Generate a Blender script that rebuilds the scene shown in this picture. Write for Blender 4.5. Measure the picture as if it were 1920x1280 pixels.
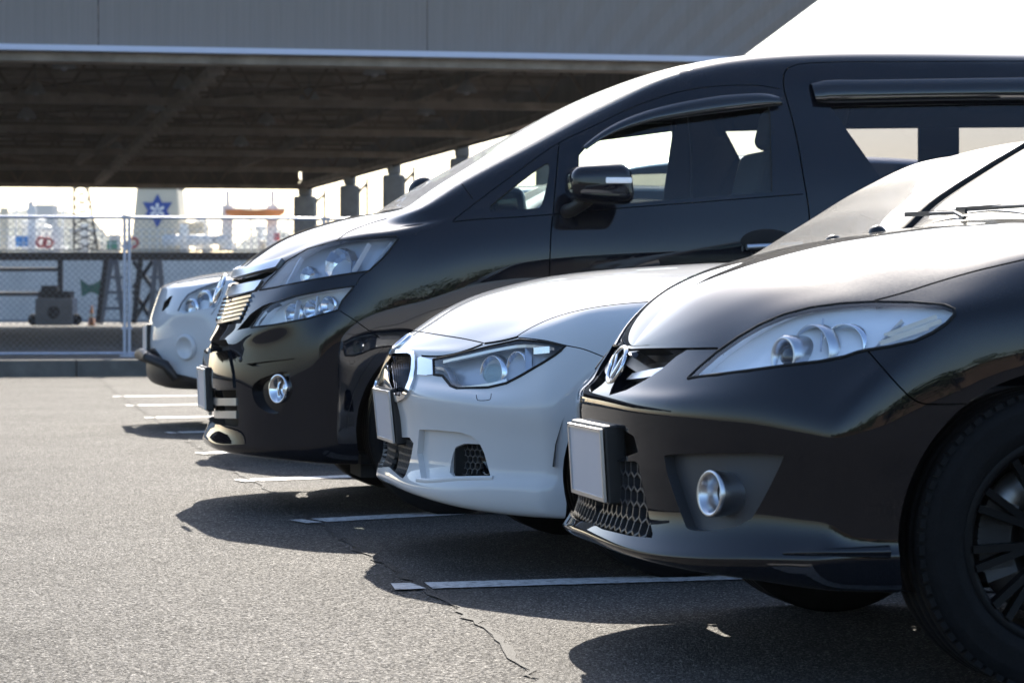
import bpy, bmesh, math, random
import numpy as np
from mathutils import Vector, Matrix
from mathutils.bvhtree import BVHTree
random.seed(7); RNG = np.random.default_rng(7)
for _o in list(bpy.data.objects): bpy.data.objects.remove(_o)
SC = bpy.context.scene
COL = SC.collection
PI = math.pi

# ------------------------------------------------------------------ camera, sky, sun, exposure
F_PX, CX, HY, CAM_H = 5000.0, 960.0, 572.0, 0.82      # focal length / horizon in photo pixels (1920 wide)
cam_d = bpy.data.cameras.new('camera'); cam = bpy.data.objects.new('camera', cam_d); COL.objects.link(cam)
cam.location = (0, 0, CAM_H); cam.rotation_euler = (PI / 2, 0, 0)
cam_d.sensor_width = 36.0; cam_d.lens = 36.0 * F_PX / 1920.0
cam_d.shift_y = -(640.0 - HY) / 1920.0
cam_d.clip_start = 0.1; cam_d.clip_end = 6000
cam_d.dof.use_dof = True; cam_d.dof.focus_distance = 7.6; cam_d.dof.aperture_fstop = 9.0
SC.camera = cam

HAZE = 0.00011
SUN_EL, SUN_AZ = 34.0, -1.0        # azimuth measured from +Y towards +X (the sun stands behind the cars)
world = bpy.data.worlds.new('World'); SC.world = world; world.use_nodes = True
wn = world.node_tree; wn.nodes.clear()
wo = wn.nodes.new('ShaderNodeOutputWorld'); wb = wn.nodes.new('ShaderNodeBackground')
sky = wn.nodes.new('ShaderNodeTexSky'); sky.sky_type = 'NISHITA'; sky.sun_disc = False
sky.sun_elevation = math.radians(SUN_EL); sky.sun_rotation = math.radians(SUN_AZ)
sky.altitude = 0; sky.air_density = 1.0; sky.dust_density = 1.5; sky.ozone_density = 3.2
wb.inputs['Strength'].default_value = 0.125
hs = wn.nodes.new('ShaderNodeHueSaturation'); hs.inputs['Saturation'].default_value = 1.0
wn.links.new(sky.outputs[0], hs.inputs['Color']); wn.links.new(hs.outputs[0], wb.inputs[0]); wn.links.new(wb.outputs[0], wo.inputs[0])
sun_d = bpy.data.lights.new('sun', 'SUN'); sun_d.energy = 4.8; sun_d.angle = math.radians(0.5); sun_d.color = (1.0, 0.92, 0.80)
sun = bpy.data.objects.new('sun', sun_d); COL.objects.link(sun)
_el, _az = math.radians(SUN_EL), math.radians(SUN_AZ)
SUN_DIR = Vector((math.sin(_az) * math.cos(_el), math.cos(_az) * math.cos(_el), math.sin(_el)))
sun.rotation_euler = SUN_DIR.to_track_quat('Z', 'Y').to_euler()
SC.view_settings.view_transform = 'Standard'; SC.view_settings.look = 'None'
SC.view_settings.gamma = 1.0; SC.view_settings.use_curve_mapping = False
SC.view_settings.exposure = 1.22
SC.cycles.max_bounces = 10; SC.cycles.transparent_max_bounces = 16
SC.cycles.glossy_bounces = 5; SC.cycles.diffuse_bounces = 3
SC.cycles.caustics_reflective = False; SC.cycles.caustics_refractive = False

# ------------------------------------------------------------------ materials
def new_mat(name):
    m = bpy.data.materials.new(name); m.use_nodes = True
    nt = m.node_tree; nt.nodes.clear()
    out = nt.nodes.new('ShaderNodeOutputMaterial')
    return m, nt, out
def N(nt, t, **kw):
    n = nt.nodes.new(t)
    for k, v in kw.items():
        if k in n.inputs: n.inputs[k].default_value = v
        else: setattr(n, k, v)
    return n
def ramp(nt, src, stops):
    r = nt.nodes.new('ShaderNodeValToRGB'); els = r.color_ramp.elements
    while len(els) < len(stops): els.new(0.5)
    for e, (p, c) in zip(els, stops):
        e.position = p; e.color = (c, c, c, 1) if not hasattr(c, '__len__') else (*c[:3], 1)
    nt.links.new(src, r.inputs[0]); return r
def coords(nt, kind='Object', scale=None):
    tc = nt.nodes.new('ShaderNodeTexCoord'); s = tc.outputs[kind]
    if scale:
        mp = nt.nodes.new('ShaderNodeMapping'); mp.inputs['Scale'].default_value = scale
        nt.links.new(s, mp.inputs[0]); s = mp.outputs[0]
    return s
def pbr(name, col, rough=0.5, metal=0.0, coat=0.0, spec=0.5, vary=0.0, vscale=8.0, bump=0.0, bscale=60.0, stretch=None, rvary=0.0):
    m, nt, out = new_mat(name)
    b = N(nt, 'ShaderNodeBsdfPrincipled'); nt.links.new(b.outputs[0], out.inputs[0])
    b.inputs['Base Color'].default_value = (*col, 1); b.inputs['Roughness'].default_value = rough
    b.inputs['Metallic'].default_value = metal; b.inputs['Specular IOR Level'].default_value = spec
    b.inputs['Coat Weight'].default_value = coat; b.inputs['Coat Roughness'].default_value = 0.015
    if vary or rvary:
        n = N(nt, 'ShaderNodeTexNoise', Scale=vscale, Detail=6.0, Roughness=0.65)
        nt.links.new(coords(nt, 'Object', stretch), n.inputs['Vector'])
        if vary:
            r = ramp(nt, n.outputs[0], [(0.3, tuple(c * (1 - vary) for c in col)), (0.7, tuple(min(1, c * (1 + vary)) for c in col))])
            nt.links.new(r.outputs[0], b.inputs['Base Color'])
        if rvary:
            r2 = ramp(nt, n.outputs[0], [(0.35, max(0, rough - rvary)), (0.7, rough + rvary)])
            nt.links.new(r2.outputs[0], b.inputs['Roughness'])
    if bump:
        n2 = N(nt, 'ShaderNodeTexNoise', Scale=bscale, Detail=4.0)
        nt.links.new(coords(nt), n2.inputs['Vector'])
        bp = N(nt, 'ShaderNodeBump', Strength=bump, Distance=0.01)
        nt.links.new(n2.outputs[0], bp.inputs['Height']); nt.links.new(bp.outputs[0], b.inputs['Normal'])
    return m
def car_paint(name, col, dust=0.25, dustcol=(0.32, 0.29, 0.25), flake=0.0, rough=0.3, spec=0.0):
    """clear-coated paint with a thin film of dust that settles on faces turned up"""
    m, nt, out = new_mat(name)
    b = N(nt, 'ShaderNodeBsdfPrincipled'); b.inputs['Roughness'].default_value = rough; b.inputs['Specular IOR Level'].default_value = spec
    b.inputs['Base Color'].default_value = (*col, 1); b.inputs['Metallic'].default_value = flake
    b.inputs['Coat Weight'].default_value = 1.0; b.inputs['Coat Roughness'].default_value = 0.012; b.inputs['Coat IOR'].default_value = 1.5
    d = N(nt, 'ShaderNodeBsdfPrincipled'); d.inputs['Base Color'].default_value = (*dustcol, 1); d.inputs['Roughness'].default_value = 0.42
    d.inputs['Specular IOR Level'].default_value = 0.7
    g = nt.nodes.new('ShaderNodeNewGeometry'); sx = nt.nodes.new('ShaderNodeSeparateXYZ')
    nt.links.new(g.outputs['Normal'], sx.inputs[0])
    up = ramp(nt, sx.outputs[2], [(0.25, 0.0), (0.9, 1.0)])
    n = N(nt, 'ShaderNodeTexNoise', Scale=260.0, Detail=3.0, Roughness=0.8); nt.links.new(coords(nt), n.inputs['Vector'])
    n2 = N(nt, 'ShaderNodeTexNoise', Scale=5.0, Detail=5.0); nt.links.new(coords(nt), n2.inputs['Vector'])
    r = ramp(nt, n.outputs[0], [(0.36, 0.15), (0.66, 1.0)]); r2 = ramp(nt, n2.outputs[0], [(0.3, 0.35), (0.7, 1.0)])
    m1 = N(nt, 'ShaderNodeMath', operation='MULTIPLY'); m2 = N(nt, 'ShaderNodeMath', operation='MULTIPLY'); m3 = N(nt, 'ShaderNodeMath', operation='MULTIPLY')
    nt.links.new(r.outputs[0], m1.inputs[0]); nt.links.new(r2.outputs[0], m1.inputs[1])
    nt.links.new(m1.outputs[0], m2.inputs[0]); nt.links.new(up.outputs[0], m2.inputs[1])
    nt.links.new(m2.outputs[0], m3.inputs[0]); m3.inputs[1].default_value = dust
    mx = nt.nodes.new('ShaderNodeMixShader'); nt.links.new(m3.outputs[0], mx.inputs[0])
    nt.links.new(b.outputs[0], mx.inputs[1]); nt.links.new(d.outputs[0], mx.inputs[2]); nt.links.new(mx.outputs[0], out.inputs[0])
    return m
def thin_glass(name, tint, refl_rough=0.004, ior=1.5, dirt=0.0):
    """window or lens pane: tinted see-through plus a fresnel reflection"""
    m, nt, out = new_mat(name)
    t = N(nt, 'ShaderNodeBsdfTransparent'); t.inputs[0].default_value = (*tint, 1)
    g = N(nt, 'ShaderNodeBsdfGlossy'); g.inputs['Roughness'].default_value = refl_rough; g.inputs[0].default_value = (1, 1, 1, 1)
    fr = N(nt, 'ShaderNodeFresnel', IOR=ior)
    geo = nt.nodes.new('ShaderNodeNewGeometry'); bf = N(nt, 'ShaderNodeMix'); bf.data_type = 'FLOAT'
    # a pane reflects the same from both of its faces
    bf.inputs[2].default_value = ior; bf.inputs[3].default_value = 1.0 / ior
    nt.links.new(geo.outputs['Backfacing'], bf.inputs[0])
    # Fresnel node already inverts the ior on back faces: feed the inverse so that it cancels
    nt.links.new(bf.outputs[0], fr.inputs['IOR'])
    mx = nt.nodes.new('ShaderNodeMixShader'); nt.links.new(fr.outputs[0], mx.inputs[0])
    nt.links.new(t.outputs[0], mx.inputs[1]); nt.links.new(g.outputs[0], mx.inputs[2])
    last = mx
    if dirt:
        d = N(nt, 'ShaderNodeBsdfPrincipled'); d.inputs['Base Color'].default_value = (0.42, 0.40, 0.37, 1); d.inputs['Roughness'].default_value = 0.40
        n = N(nt, 'ShaderNodeTexNoise', Scale=180.0, Detail=4.0); nt.links.new(coords(nt), n.inputs['Vector'])
        r = ramp(nt, n.outputs[0], [(0.3, dirt * .5), (0.7, dirt)])
        m2 = nt.nodes.new('ShaderNodeMixShader'); nt.links.new(r.outputs[0], m2.inputs[0])
        nt.links.new(mx.outputs[0], m2.inputs[1]); nt.links.new(d.outputs[0], m2.inputs[2]); last = m2
    nt.links.new(last.outputs[0], out.inputs[0])
    return m

M = {}
M['black_paint'] = car_paint('black_paint', (0.004, 0.005, 0.008), dust=0.075)
M['van_paint'] = car_paint('van_paint', (0.005, 0.006, 0.010), dust=0.10)
M['white_paint'] = car_paint('white_paint', (0.66, 0.655, 0.645), dust=0.05)
M['pearl_paint'] = car_paint('pearl_paint', (0.62, 0.63, 0.64), dust=0.08)
M['silver_paint'] = car_paint('silver_paint', (0.42, 0.46, 0.52), dust=0.1, flake=0.5, rough=0.3)
M['chrome'] = pbr('chrome', (0.80, 0.81, 0.83), 0.06, 1.0)
M['satin'] = pbr('satin_metal', (0.62, 0.63, 0.65), 0.28, 1.0)
M['dark_chrome'] = pbr('dark_chrome', (0.32, 0.33, 0.35), 0.12, 1.0)
M['reflector'] = pbr('reflector', (0.80, 0.83, 0.88), 0.16, 1.0, bump=0.15, bscale=25)
M['lamp_inner'] = pbr('lamp_inner', (0.93, 0.94, 0.96), 0.25, 0.0, bump=0.12, bscale=18)
M['lamp_dark'] = pbr('lamp_dark', (0.50, 0.52, 0.56), 0.25, 0.25)
M['plastic'] = pbr('black_plastic', (0.012, 0.012, 0.013), 0.42, bump=0.08, bscale=400)
M['grey_plastic'] = pbr('grey_plastic', (0.055, 0.056, 0.06), 0.45, bump=0.08, bscale=400)
M['gloss_black'] = pbr('gloss_black', (0.006, 0.006, 0.007), 0.06, coat=0.6)
M['gap'] = pbr('gap_dark', (0.004, 0.004, 0.004), 0.8)
M['under'] = pbr('underbody', (0.010, 0.010, 0.010), 0.85)
M['rubber'] = pbr('tyre_rubber', (0.006, 0.006, 0.0065), 0.75, spec=0.18, vary=0.3, vscale=20, bump=0.2, bscale=220)
M['rim_black'] = pbr('rim_black', (0.004, 0.004, 0.0045), 0.45, spec=.15)
M['steel'] = pbr('brake_steel', (0.25, 0.24, 0.23), 0.4, 1.0, vary=0.3)
M['plate_white'] = pbr('plate_white', (0.50, 0.51, 0.56), 0.35)
M['honeycomb'] = pbr('honeycomb', (0.04, 0.04, 0.043), 0.35)
M['fabric'] = pbr('seat_fabric', (0.035, 0.037, 0.042), 0.9)
M['dash'] = pbr('dash_vinyl', (0.45, 0.44, 0.41), 0.6)
M['lens'] = thin_glass('lens_clear', (0.96, 0.98, 1.0), 0.01)
M['glass'] = thin_glass('window_clear', (0.78, 0.86, 0.83), 0.003)
M['privacy'] = thin_glass('window_privacy', (0.44, 0.44, 0.46), 0.003)
M['screen'] = thin_glass('windscreen_glass', (0.70, 0.80, 0.76), 0.003, dirt=0.36)
M['visor'] = thin_glass('visor_smoke', (0.10, 0.10, 0.11), 0.02)

# ------------------------------------------------------------------ object helpers
def tag(o, label=None, cat=None, group=None, kind=None):
    if label: o['label'] = label
    if cat: o['category'] = cat
    if group: o['group'] = group
    if kind: o['kind'] = kind
    return o
def empty(name, loc, rz, label, cat, group=None):
    o = bpy.data.objects.new(name, None); COL.objects.link(o); o.location = loc; o.rotation_euler = (0, 0, rz)
    o.empty_display_size = 0.2
    return tag(o, label, cat, group)
def link_mesh(name, me, mats, parent=None):
    for m in (mats if isinstance(mats, (list, tuple)) else [mats]): me.materials.append(m)
    o = bpy.data.objects.new(name, me); COL.objects.link(o)
    if parent: o.parent = parent
    return o
class MB:
    """collects simple solids and links them as one mesh object"""
    def __init__(s): s.v = []; s.f = []; s.m = []; s.sm = []
    def add(s, vs, fs, m=0, smooth=False):
        b = len(s.v); s.v.extend([tuple(map(float, p)) for p in vs])
        for f in fs: s.f.append([i + b for i in f]); s.m.append(m); s.sm.append(smooth)
        return s
    def box(s, c, d, m=0, rot=None):
        vs = [Vector((x * d[0] / 2, y * d[1] / 2, z * d[2] / 2)) for x in (-1, 1) for y in (-1, 1) for z in (-1, 1)]
        if rot is not None: vs = [rot @ v for v in vs]
        c = Vector(c)
        return s.add([v + c for v in vs], [(0, 1, 3, 2), (4, 6, 7, 5), (0, 4, 5, 1), (2, 3, 7, 6), (0, 2, 6, 4), (1, 5, 7, 3)], m)
    def bar(s, a, b, w, h=None, m=0, up=(0, 0, 1)):
        a = Vector(a); b = Vector(b); h = h or w; d = (b - a); L = d.length
        if L < 1e-6: return s
        d.normalize(); u = Vector(up)
        if abs(d.dot(u)) > 0.98: u = Vector((1, 0, 0))
        x = d.cross(u).normalized(); y = x.cross(d).normalized()
        vs = [p + x * (i * w / 2) + y * (j * h / 2) for p in (a, b) for i, j in ((-1, -1), (1, -1), (1, 1), (-1, 1))]
        return s.add(vs, [(3, 2, 1, 0), (4, 5, 6, 7), (0, 1, 5, 4), (1, 2, 6, 5), (2, 3, 7, 6), (3, 0, 4, 7)], m)
    def tube(s, pts, r, n=8, m=0, cap=True, r2=None):
        pts = [Vector(p) for p in pts]; k = len(pts); vs = []
        ref = Vector((0, 0, 1))
        for i, p in enumerate(pts):
            t = (pts[min(i + 1, k - 1)] - pts[max(i - 1, 0)]).normalized()
            u = ref if abs(t.dot(ref)) < 0.95 else Vector((1, 0, 0))
            x = t.cross(u).normalized(); y = x.cross(t)
            rr = r if r2 is None else r + (r2 - r) * i / (k - 1)
            if hasattr(r, '__len__'): rr = r[i]
            for j in range(n):
                a = 2 * PI * j / n; vs.append(p + x * (rr * math.cos(a)) + y * (rr * math.sin(a)))
        fs = [(i * n + j, i * n + (j + 1) % n, (i + 1) * n + (j + 1) % n, (i + 1) * n + j) for i in range(k - 1) for j in range(n)]
        s.add(vs, fs, m, True)
        if cap: s.add(vs[:n], [tuple(range(n))[::-1]], m); s.add(vs[-n:], [tuple(range(n))], m)
        return s
    def lathe(s, prof, origin, axis, n=48, m=0, smooth=True, arc=None, ref=(0, 0, 1), close=False):
        """prof: (radius, distance along axis)"""
        o = Vector(origin); a = Vector(axis).normalized(); u = Vector(ref)
        if abs(a.dot(u)) > 0.95: u = Vector((1, 0, 0))
        x = (u - a * a.dot(u)).normalized(); y = a.cross(x)
        vs = []
        for i in range(n):
            t = 2 * PI * i / n; d = x * math.cos(t) + y * math.sin(t)
            for r, h in prof: vs.append(o + a * h + d * r)
        k = len(prof); fs = []
        for i in range(n):
            i2 = (i + 1) % n
            for j in range(k - 1 + (1 if close else 0)):
                j2 = (j + 1) % k
                fs.append((i * k + j, i * k + j2, i2 * k + j2, i2 * k + j))
        return s.add(vs, fs, m, smooth)
    def prism(s, poly, o, ax, ay, depth, m=0):
        """polygon given in the plane (ax, ay) through o, pushed along ax x ay by depth"""
        o = Vector(o); ax = Vector(ax); ay = Vector(ay); nz = ax.cross(ay).normalized()
        a = [o + ax * p[0] + ay * p[1] for p in poly]; b = [p + nz * depth for p in a]; n = len(poly)
        return s.add(a + b, [tuple(range(n))[::-1], tuple(range(n, 2 * n))] + [(i, (i + 1) % n, n + (i + 1) % n, n + i) for i in range(n)], m)
    def build(s, name, mats, parent=None, fix=True):
        me = bpy.data.meshes.new(name); me.from_pydata(s.v, [], s.f)
        me.polygons.foreach_set('material_index', s.m); me.polygons.foreach_set('use_smooth', s.sm)
        if fix:
            bm = bmesh.new(); bm.from_mesh(me); bmesh.ops.recalc_face_normals(bm, faces=bm.faces); bm.to_mesh(me); bm.free()
        me.update()
        return link_mesh(name, me, mats, parent)
def ground_pt(px, py, z=0.0):
    d = F_PX * (CAM_H - z) / (py - HY); return Vector(((px - CX) * d / F_PX, d, z))
def at_depth(px, py, d): return Vector(((px - CX) * d / F_PX, d, CAM_H - (py - HY) * d / F_PX))
# ------------------------------------------------------------------ car body kit
def pchip(x, y, xi):
    """monotone cubic through the given points (y may have several columns)"""
    x = np.asarray(x, float); y = np.asarray(y, float); xi = np.asarray(xi, float)
    h = np.diff(x)[:, None]; d = np.diff(y, axis=0) / h; n = len(x)
    m = np.zeros_like(y)
    if n == 2: m[:] = d[0]
    else:
        w1 = 2 * h[1:] + h[:-1]; w2 = h[1:] + 2 * h[:-1]
        with np.errstate(divide='ignore', invalid='ignore'):
            hm = (w1 + w2) / (w1 / d[:-1] + w2 / d[1:])
        same = (d[:-1] * d[1:]) > 1e-14
        # between strict monotone (flat at extrema) and plain average, for rounder shapes
        av = (d[:-1] * h[1:] + d[1:] * h[:-1]) / (h[1:] + h[:-1])
        m[1:-1] = np.where(same, np.nan_to_num(hm) * 0.6 + av * 0.4, av * 0.25)
        m[0] = ((2 * h[0] + h[1]) * d[0] - h[0] * d[1]) / (h[0] + h[1]); m[-1] = ((2 * h[-1] + h[-2]) * d[-1] - h[-1] * d[-2]) / (h[-1] + h[-2])
        m[0] = np.where(np.sign(m[0]) != np.sign(d[0]), 0, np.clip(m[0], -3 * abs(d[0]), 3 * abs(d[0])))
        m[-1] = np.where(np.sign(m[-1]) != np.sign(d[-1]), 0, np.clip(m[-1], -3 * abs(d[-1]), 3 * abs(d[-1])))
    k = np.clip(np.searchsorted(x, xi, 'right') - 1, 0, n - 2)
    t = ((xi - x[k]) / np.diff(x)[k])[:, None]; hk = np.diff(x)[k][:, None]
    return ((1 + 2 * t) * (1 - t) ** 2) * y[k] + (t * (1 - t) ** 2) * hk * m[k] + (t * t * (3 - 2 * t)) * y[k + 1] + (t * t * (t - 1)) * hk * m[k + 1]
def inside(poly, p):
    x, y = p; c = False; n = len(poly); j = n - 1
    for i in range(n):
        xi, yi = poly[i]; xj, yj = poly[j]
        if (yi > y) != (yj > y) and x < (xj - xi) * (y - yi) / (yj - yi) + xi: c = not c
        j = i
    return c
def rc(poly, it=2, keep=()):
    """round the corners of a polygon; corners listed in keep stay sharp"""
    P = [(tuple(p), (i in keep)) for i, p in enumerate(poly)]
    for _ in range(it):
        out = []
        for i, (p, k) in enumerate(P):
            if k: out.append((p, True)); continue
            a = P[i - 1][0]; b = P[(i + 1) % len(P)][0]
            out.append(((p[0] * .75 + a[0] * .25, p[1] * .75 + a[1] * .25), False))
            out.append(((p[0] * .75 + b[0] * .25, p[1] * .75 + b[1] * .25), False))
        P = out
    return [p for p, _ in P]
def strip(pts, w):
    """outline of a line of width w through the points"""
    p = [np.array(q, float) for q in pts]; L = []; R = []
    for i, q in enumerate(p):
        t = p[min(i + 1, len(p) - 1)] - p[max(i - 1, 0)]; t /= np.linalg.norm(t); nrm = np.array((-t[1], t[0]))
        L.append(tuple(q + nrm * w / 2)); R.append(tuple(q - nrm * w / 2))
    return L + R[::-1]
def curve2(pts, n=6):
    """smooth line through points"""
    p = np.array(pts, float); s = np.r_[0, np.cumsum(np.linalg.norm(np.diff(p, axis=0), axis=1))]
    xi = np.linspace(0, s[-1], n * (len(p) - 1) + 1); return [tuple(q) for q in pchip(s, p, xi)]

class Car:
    def __init__(c, P0, root, rz):
        c.root = root; c.rz = rz
        c.P0 = np.array((P0[0], P0[1], 0.0)); ca, sa = math.cos(rz), math.sin(rz)
        c.B = np.array((ca, sa, 0)); c.R = np.array((-sa, ca, 0))
        d = np.array((0, 0, CAM_H)) - c.P0; c.cam = np.array((d @ c.B, d @ c.R, d[2]))
        c.extra = []                      # recessed pieces that stay in the body mesh
    # --- pixel of the photograph <-> the car's own coordinates (used to lay out the lines on the bodywork)
    def proj(c, p):
        p = np.atleast_2d(p); w = c.P0 + p[:, :1] * c.B + p[:, 1:2] * c.R; z = p[:, 2]
        return np.stack([CX + F_PX * w[:, 0] / w[:, 1], HY - F_PX * (z - CAM_H) / w[:, 1]], 1)
    def ray(c, px):
        d = np.array(((px[0] - CX) / F_PX, 1.0, -(px[1] - HY) / F_PX)); return np.array((d @ c.B, d @ c.R, d[2]))
    def on_plane(c, px, y):               # point with lateral position y seen at that pixel
        r = c.ray(px); t = (y - c.cam[1]) / r[1]; return c.cam + r * t
    def grid(c, cols, step=0.013, coarse_from=1e9, smooth=14, sharp_rows=(), smooth_v=None, vstep=0.013):
        G = np.array(cols, float)                                   # [ncol, nrow, 3]
        nc, nr = G.shape[:2]
        du = np.linalg.norm(np.diff(G, axis=0), axis=2); du = du[:, 2:].mean(1)
        dv = np.linalg.norm(np.diff(G, axis=1), axis=2); dv = np.maximum(np.percentile(dv, 70, axis=0), 0.004)
        xm = (G[:-1, :, 0].mean(1) + G[1:, :, 0].mean(1)) / 2
        nu = [max(2, int(math.ceil(d / (step if x < coarse_from else step * 4)))) for d, x in zip(du, xm)]
        nv = [max(1, int(math.ceil(d / vstep))) for d in dv]
        U = np.r_[0, np.cumsum(du)]; V = np.r_[0, np.cumsum(dv)]
        ui = np.concatenate([np.linspace(U[i], U[i + 1], nu[i], endpoint=False) for i in range(nc - 1)] + [[U[-1]]])
        c.vi0 = np.r_[0, np.cumsum(nv)]; c.ui0 = np.r_[0, np.cumsum(nu)]
        A = np.stack([pchip(U, G[:, j], ui) for j in range(nr)], 1)   # along the car
        segs = sorted({0, nr - 1, *sharp_rows}); parts = []
        for a, b in zip(segs[:-1], segs[1:]):
            vi = np.concatenate([np.linspace(V[j], V[j + 1], nv[j], endpoint=False) for j in range(a, b)])
            if b == nr - 1: vi = np.r_[vi, V[-1]]
            sub = A[:, a:b + 1]
            parts.append(np.stack([pchip(V[a:b + 1], sub[i], vi) for i in range(len(ui))], 0))
        P = np.concatenate(parts, 1)
        sh = [c.vi0[r] for r in sharp_rows if 0 < r < nr - 1]
        fl = np.array((1, -1, 1.0))
        for _ in range(smooth):
            q = P.copy()
            up = np.concatenate([P[1:2] * fl, P[:-1]], 0); dn = np.concatenate([P[1:], P[-2:-1] * fl], 0)
            q += 0.22 * (up + dn - 2 * P)
            lf = np.concatenate([2 * P[:, :1] - P[:, 1:2], P[:, :-1]], 1); rt = np.concatenate([P[:, 1:], P[:, -2:-1] * fl], 1)
            dv_ = 0.22 * (lf + rt - 2 * P)
            for s_ in sh: dv_[:, s_] = 0
            q += dv_
            q[:, -1, 1] = 0; q[0, :, 1] = 0; q[-1, :, 1] = 0
            P = q
        c.P = P; nU, nV = P.shape[:2]
        bm = bmesh.new()
        c.lt = bm.faces.layers.int.new('tag'); c.lu = bm.faces.layers.int.new('col'); c.lv = bm.faces.layers.int.new('row')
        vs = [[bm.verts.new(P[i, j]) for j in range(nV)] for i in range(nU)]
        for i in range(nU - 1):
            ku = int(np.searchsorted(c.ui0, i, 'right') - 1)
            for j in range(nV - 1):
                try: f = bm.faces.new((vs[i][j], vs[i + 1][j], vs[i + 1][j + 1], vs[i][j + 1]))
                except ValueError: continue
                f[c.lu] = ku; f[c.lv] = int(np.searchsorted(c.vi0, j, 'right') - 1); f.smooth = True
        bmesh.ops.remove_doubles(bm, verts=bm.verts, dist=1e-5)
        bm.normal_update()
        s_ = sum((f.normal.y) * f.calc_area() for f in bm.faces)
        if s_ > 0: bmesh.ops.reverse_faces(bm, faces=bm.faces)
        bm.normal_update()
        c.bm = bm
        # reference surface for smooth normals and ray hits
        bm.verts.index_update()
        c.rv = np.array([v.co[:] for v in bm.verts]); c.rn = np.array([v.normal[:] for v in bm.verts])
        tris = []
        for f in bm.faces:
            ix = [v.index for v in f.verts]
            for k in range(1, len(ix) - 1): tris.append((ix[0], ix[k], ix[k + 1]))
        c.rt = tris; c.bvh = BVHTree.FromPolygons([Vector(v) for v in c.rv], tris)
    def normal(c, p):
        h, n, i, d = c.bvh.find_nearest(Vector(p))
        a, b, e = c.rt[i]; A, B_, E = (Vector(c.rv[k]) for k in (a, b, e))
        v0, v1, v2 = B_ - A, E - A, h - A
        d00, d01, d11, d20, d21 = v0.dot(v0), v0.dot(v1), v1.dot(v1), v2.dot(v0), v2.dot(v1)
        den = d00 * d11 - d01 * d01
        if abs(den) < 1e-16: return n
        v = (d11 * d20 - d01 * d21) / den; w = (d00 * d21 - d01 * d20) / den
        r = Vector(c.rn[a]) * (1 - v - w) + Vector(c.rn[b]) * v + Vector(c.rn[e]) * w
        return r.normalized() if r.length > 1e-6 else n
    def hit(c, px):
        r = Vector(c.ray(px)).normalized(); o = Vector(c.cam)
        h, n, i, d = c.bvh.ray_cast(o, r)
        if h is None: return None, None
        return h, c.normal(h)
    # --- cutting an outline into the skin
    def cut(c, poly, tag_, mode='cam', only=None, allow=None):
        """splits the faces along the outline and marks those inside it. mode: cam (outline in photo pixels) or side (x, z)"""
        bm = c.bm; poly = [tuple(map(float, p)) for p in poly]
        # drop repeated points
        poly = [p for i, p in enumerate(poly) if math.dist(p, poly[i - 1]) > 1e-4]
        lo = np.min(poly, 0); hi = np.max(poly, 0); eps = 4.0 if mode == 'cam' else 0.02
        C = Vector(c.cam)
        bm.verts.index_update(); bm.verts.ensure_lookup_table()
        def p2(co):
            return c.proj(np.array(co))[0] if mode == 'cam' else (co.x, co.z)
        co = np.array([v.co[:] for v in bm.verts]); q = c.proj(co) if mode == 'cam' else co[:, [0, 2]]
        F = set()
        ok = (q[:, 0] > lo[0] - eps) & (q[:, 0] < hi[0] + eps) & (q[:, 1] > lo[1] - eps) & (q[:, 1] < hi[1] + eps)
        for f in bm.faces:
            if f[c.lt] and not (allow and f[c.lt] in allow): continue
            if only and not only(f): continue
            if not any(ok[v.index] for v in f.verts): continue
            if mode == 'cam' and f.normal.dot(C - f.verts[0].co) <= 0: continue
            F.add(f)
        cache = {v: (q[v.index][0], q[v.index][1]) for f in F for v in f.verts}
        n = len(poly)
        for i in range(n):
            a, b = poly[i], poly[(i + 1) % n]
            if mode == 'cam':
                no = Vector(c.ray(a)).cross(Vector(c.ray(b))); pc = C
            else:
                e = Vector((b[0] - a[0], 0, b[1] - a[1])); no = e.cross(Vector((0, 1, 0))); pc = Vector((a[0], 0, a[1]))
            if no.length < 1e-12: continue
            no.normalize()
            x0, x1 = min(a[0], b[0]), max(a[0], b[0]); y0, y1 = min(a[1], b[1]), max(a[1], b[1]); e2 = eps * 0.1
            sel = []
            for f in F:
                xs = [cache[v][0] for v in f.verts]; ys = [cache[v][1] for v in f.verts]
                if max(xs) < x0 - e2 or min(xs) > x1 + e2 or max(ys) < y0 - e2 or min(ys) > y1 + e2: continue
                ds = [(v.co - pc).dot(no) for v in f.verts]
                if min(ds) < -1e-7 and max(ds) > 1e-7: sel.append(f)
            if not sel: continue
            g = set(sel)
            for f in sel: g.update(f.edges); g.update(f.verts)
            F.difference_update(sel)
            r = bmesh.ops.bisect_plane(bm, geom=list(g), dist=1e-6, plane_co=pc, plane_no=no)
            for x in r['geom']:
                if isinstance(x, bmesh.types.BMFace) and x.is_valid: F.add(x)
                elif isinstance(x, bmesh.types.BMVert) and x.is_valid and x not in cache: cache[x] = tuple(p2(x.co))
            F = {f for f in F if f.is_valid}
            for f in F:
                for v in f.verts:
                    if v not in cache: cache[v] = tuple(p2(v.co))
        k = 0
        for f in F:
            m = f.calc_center_median()
            if inside(poly, p2(m)): f[c.lt] = tag_; k += 1
        return k
    def tag_faces(c, fn, t):
        for f in c.bm.faces:
            if not f[c.lt] and fn(f): f[c.lt] = t
    # --- turning marked faces into geometry
    def faces(c, t): return [f for f in c.bm.faces if f[c.lt] == t]
    def take(c, t):
        """surface of a marked region as (verts, faces)"""
        ix = {}; vs = []; fs = []
        for f in c.faces(t):
            r = []
            for v in f.verts:
                if v not in ix: ix[v] = len(vs); vs.append(v.co.copy())
                r.append(ix[v])
            fs.append(r)
        return vs, fs
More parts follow.
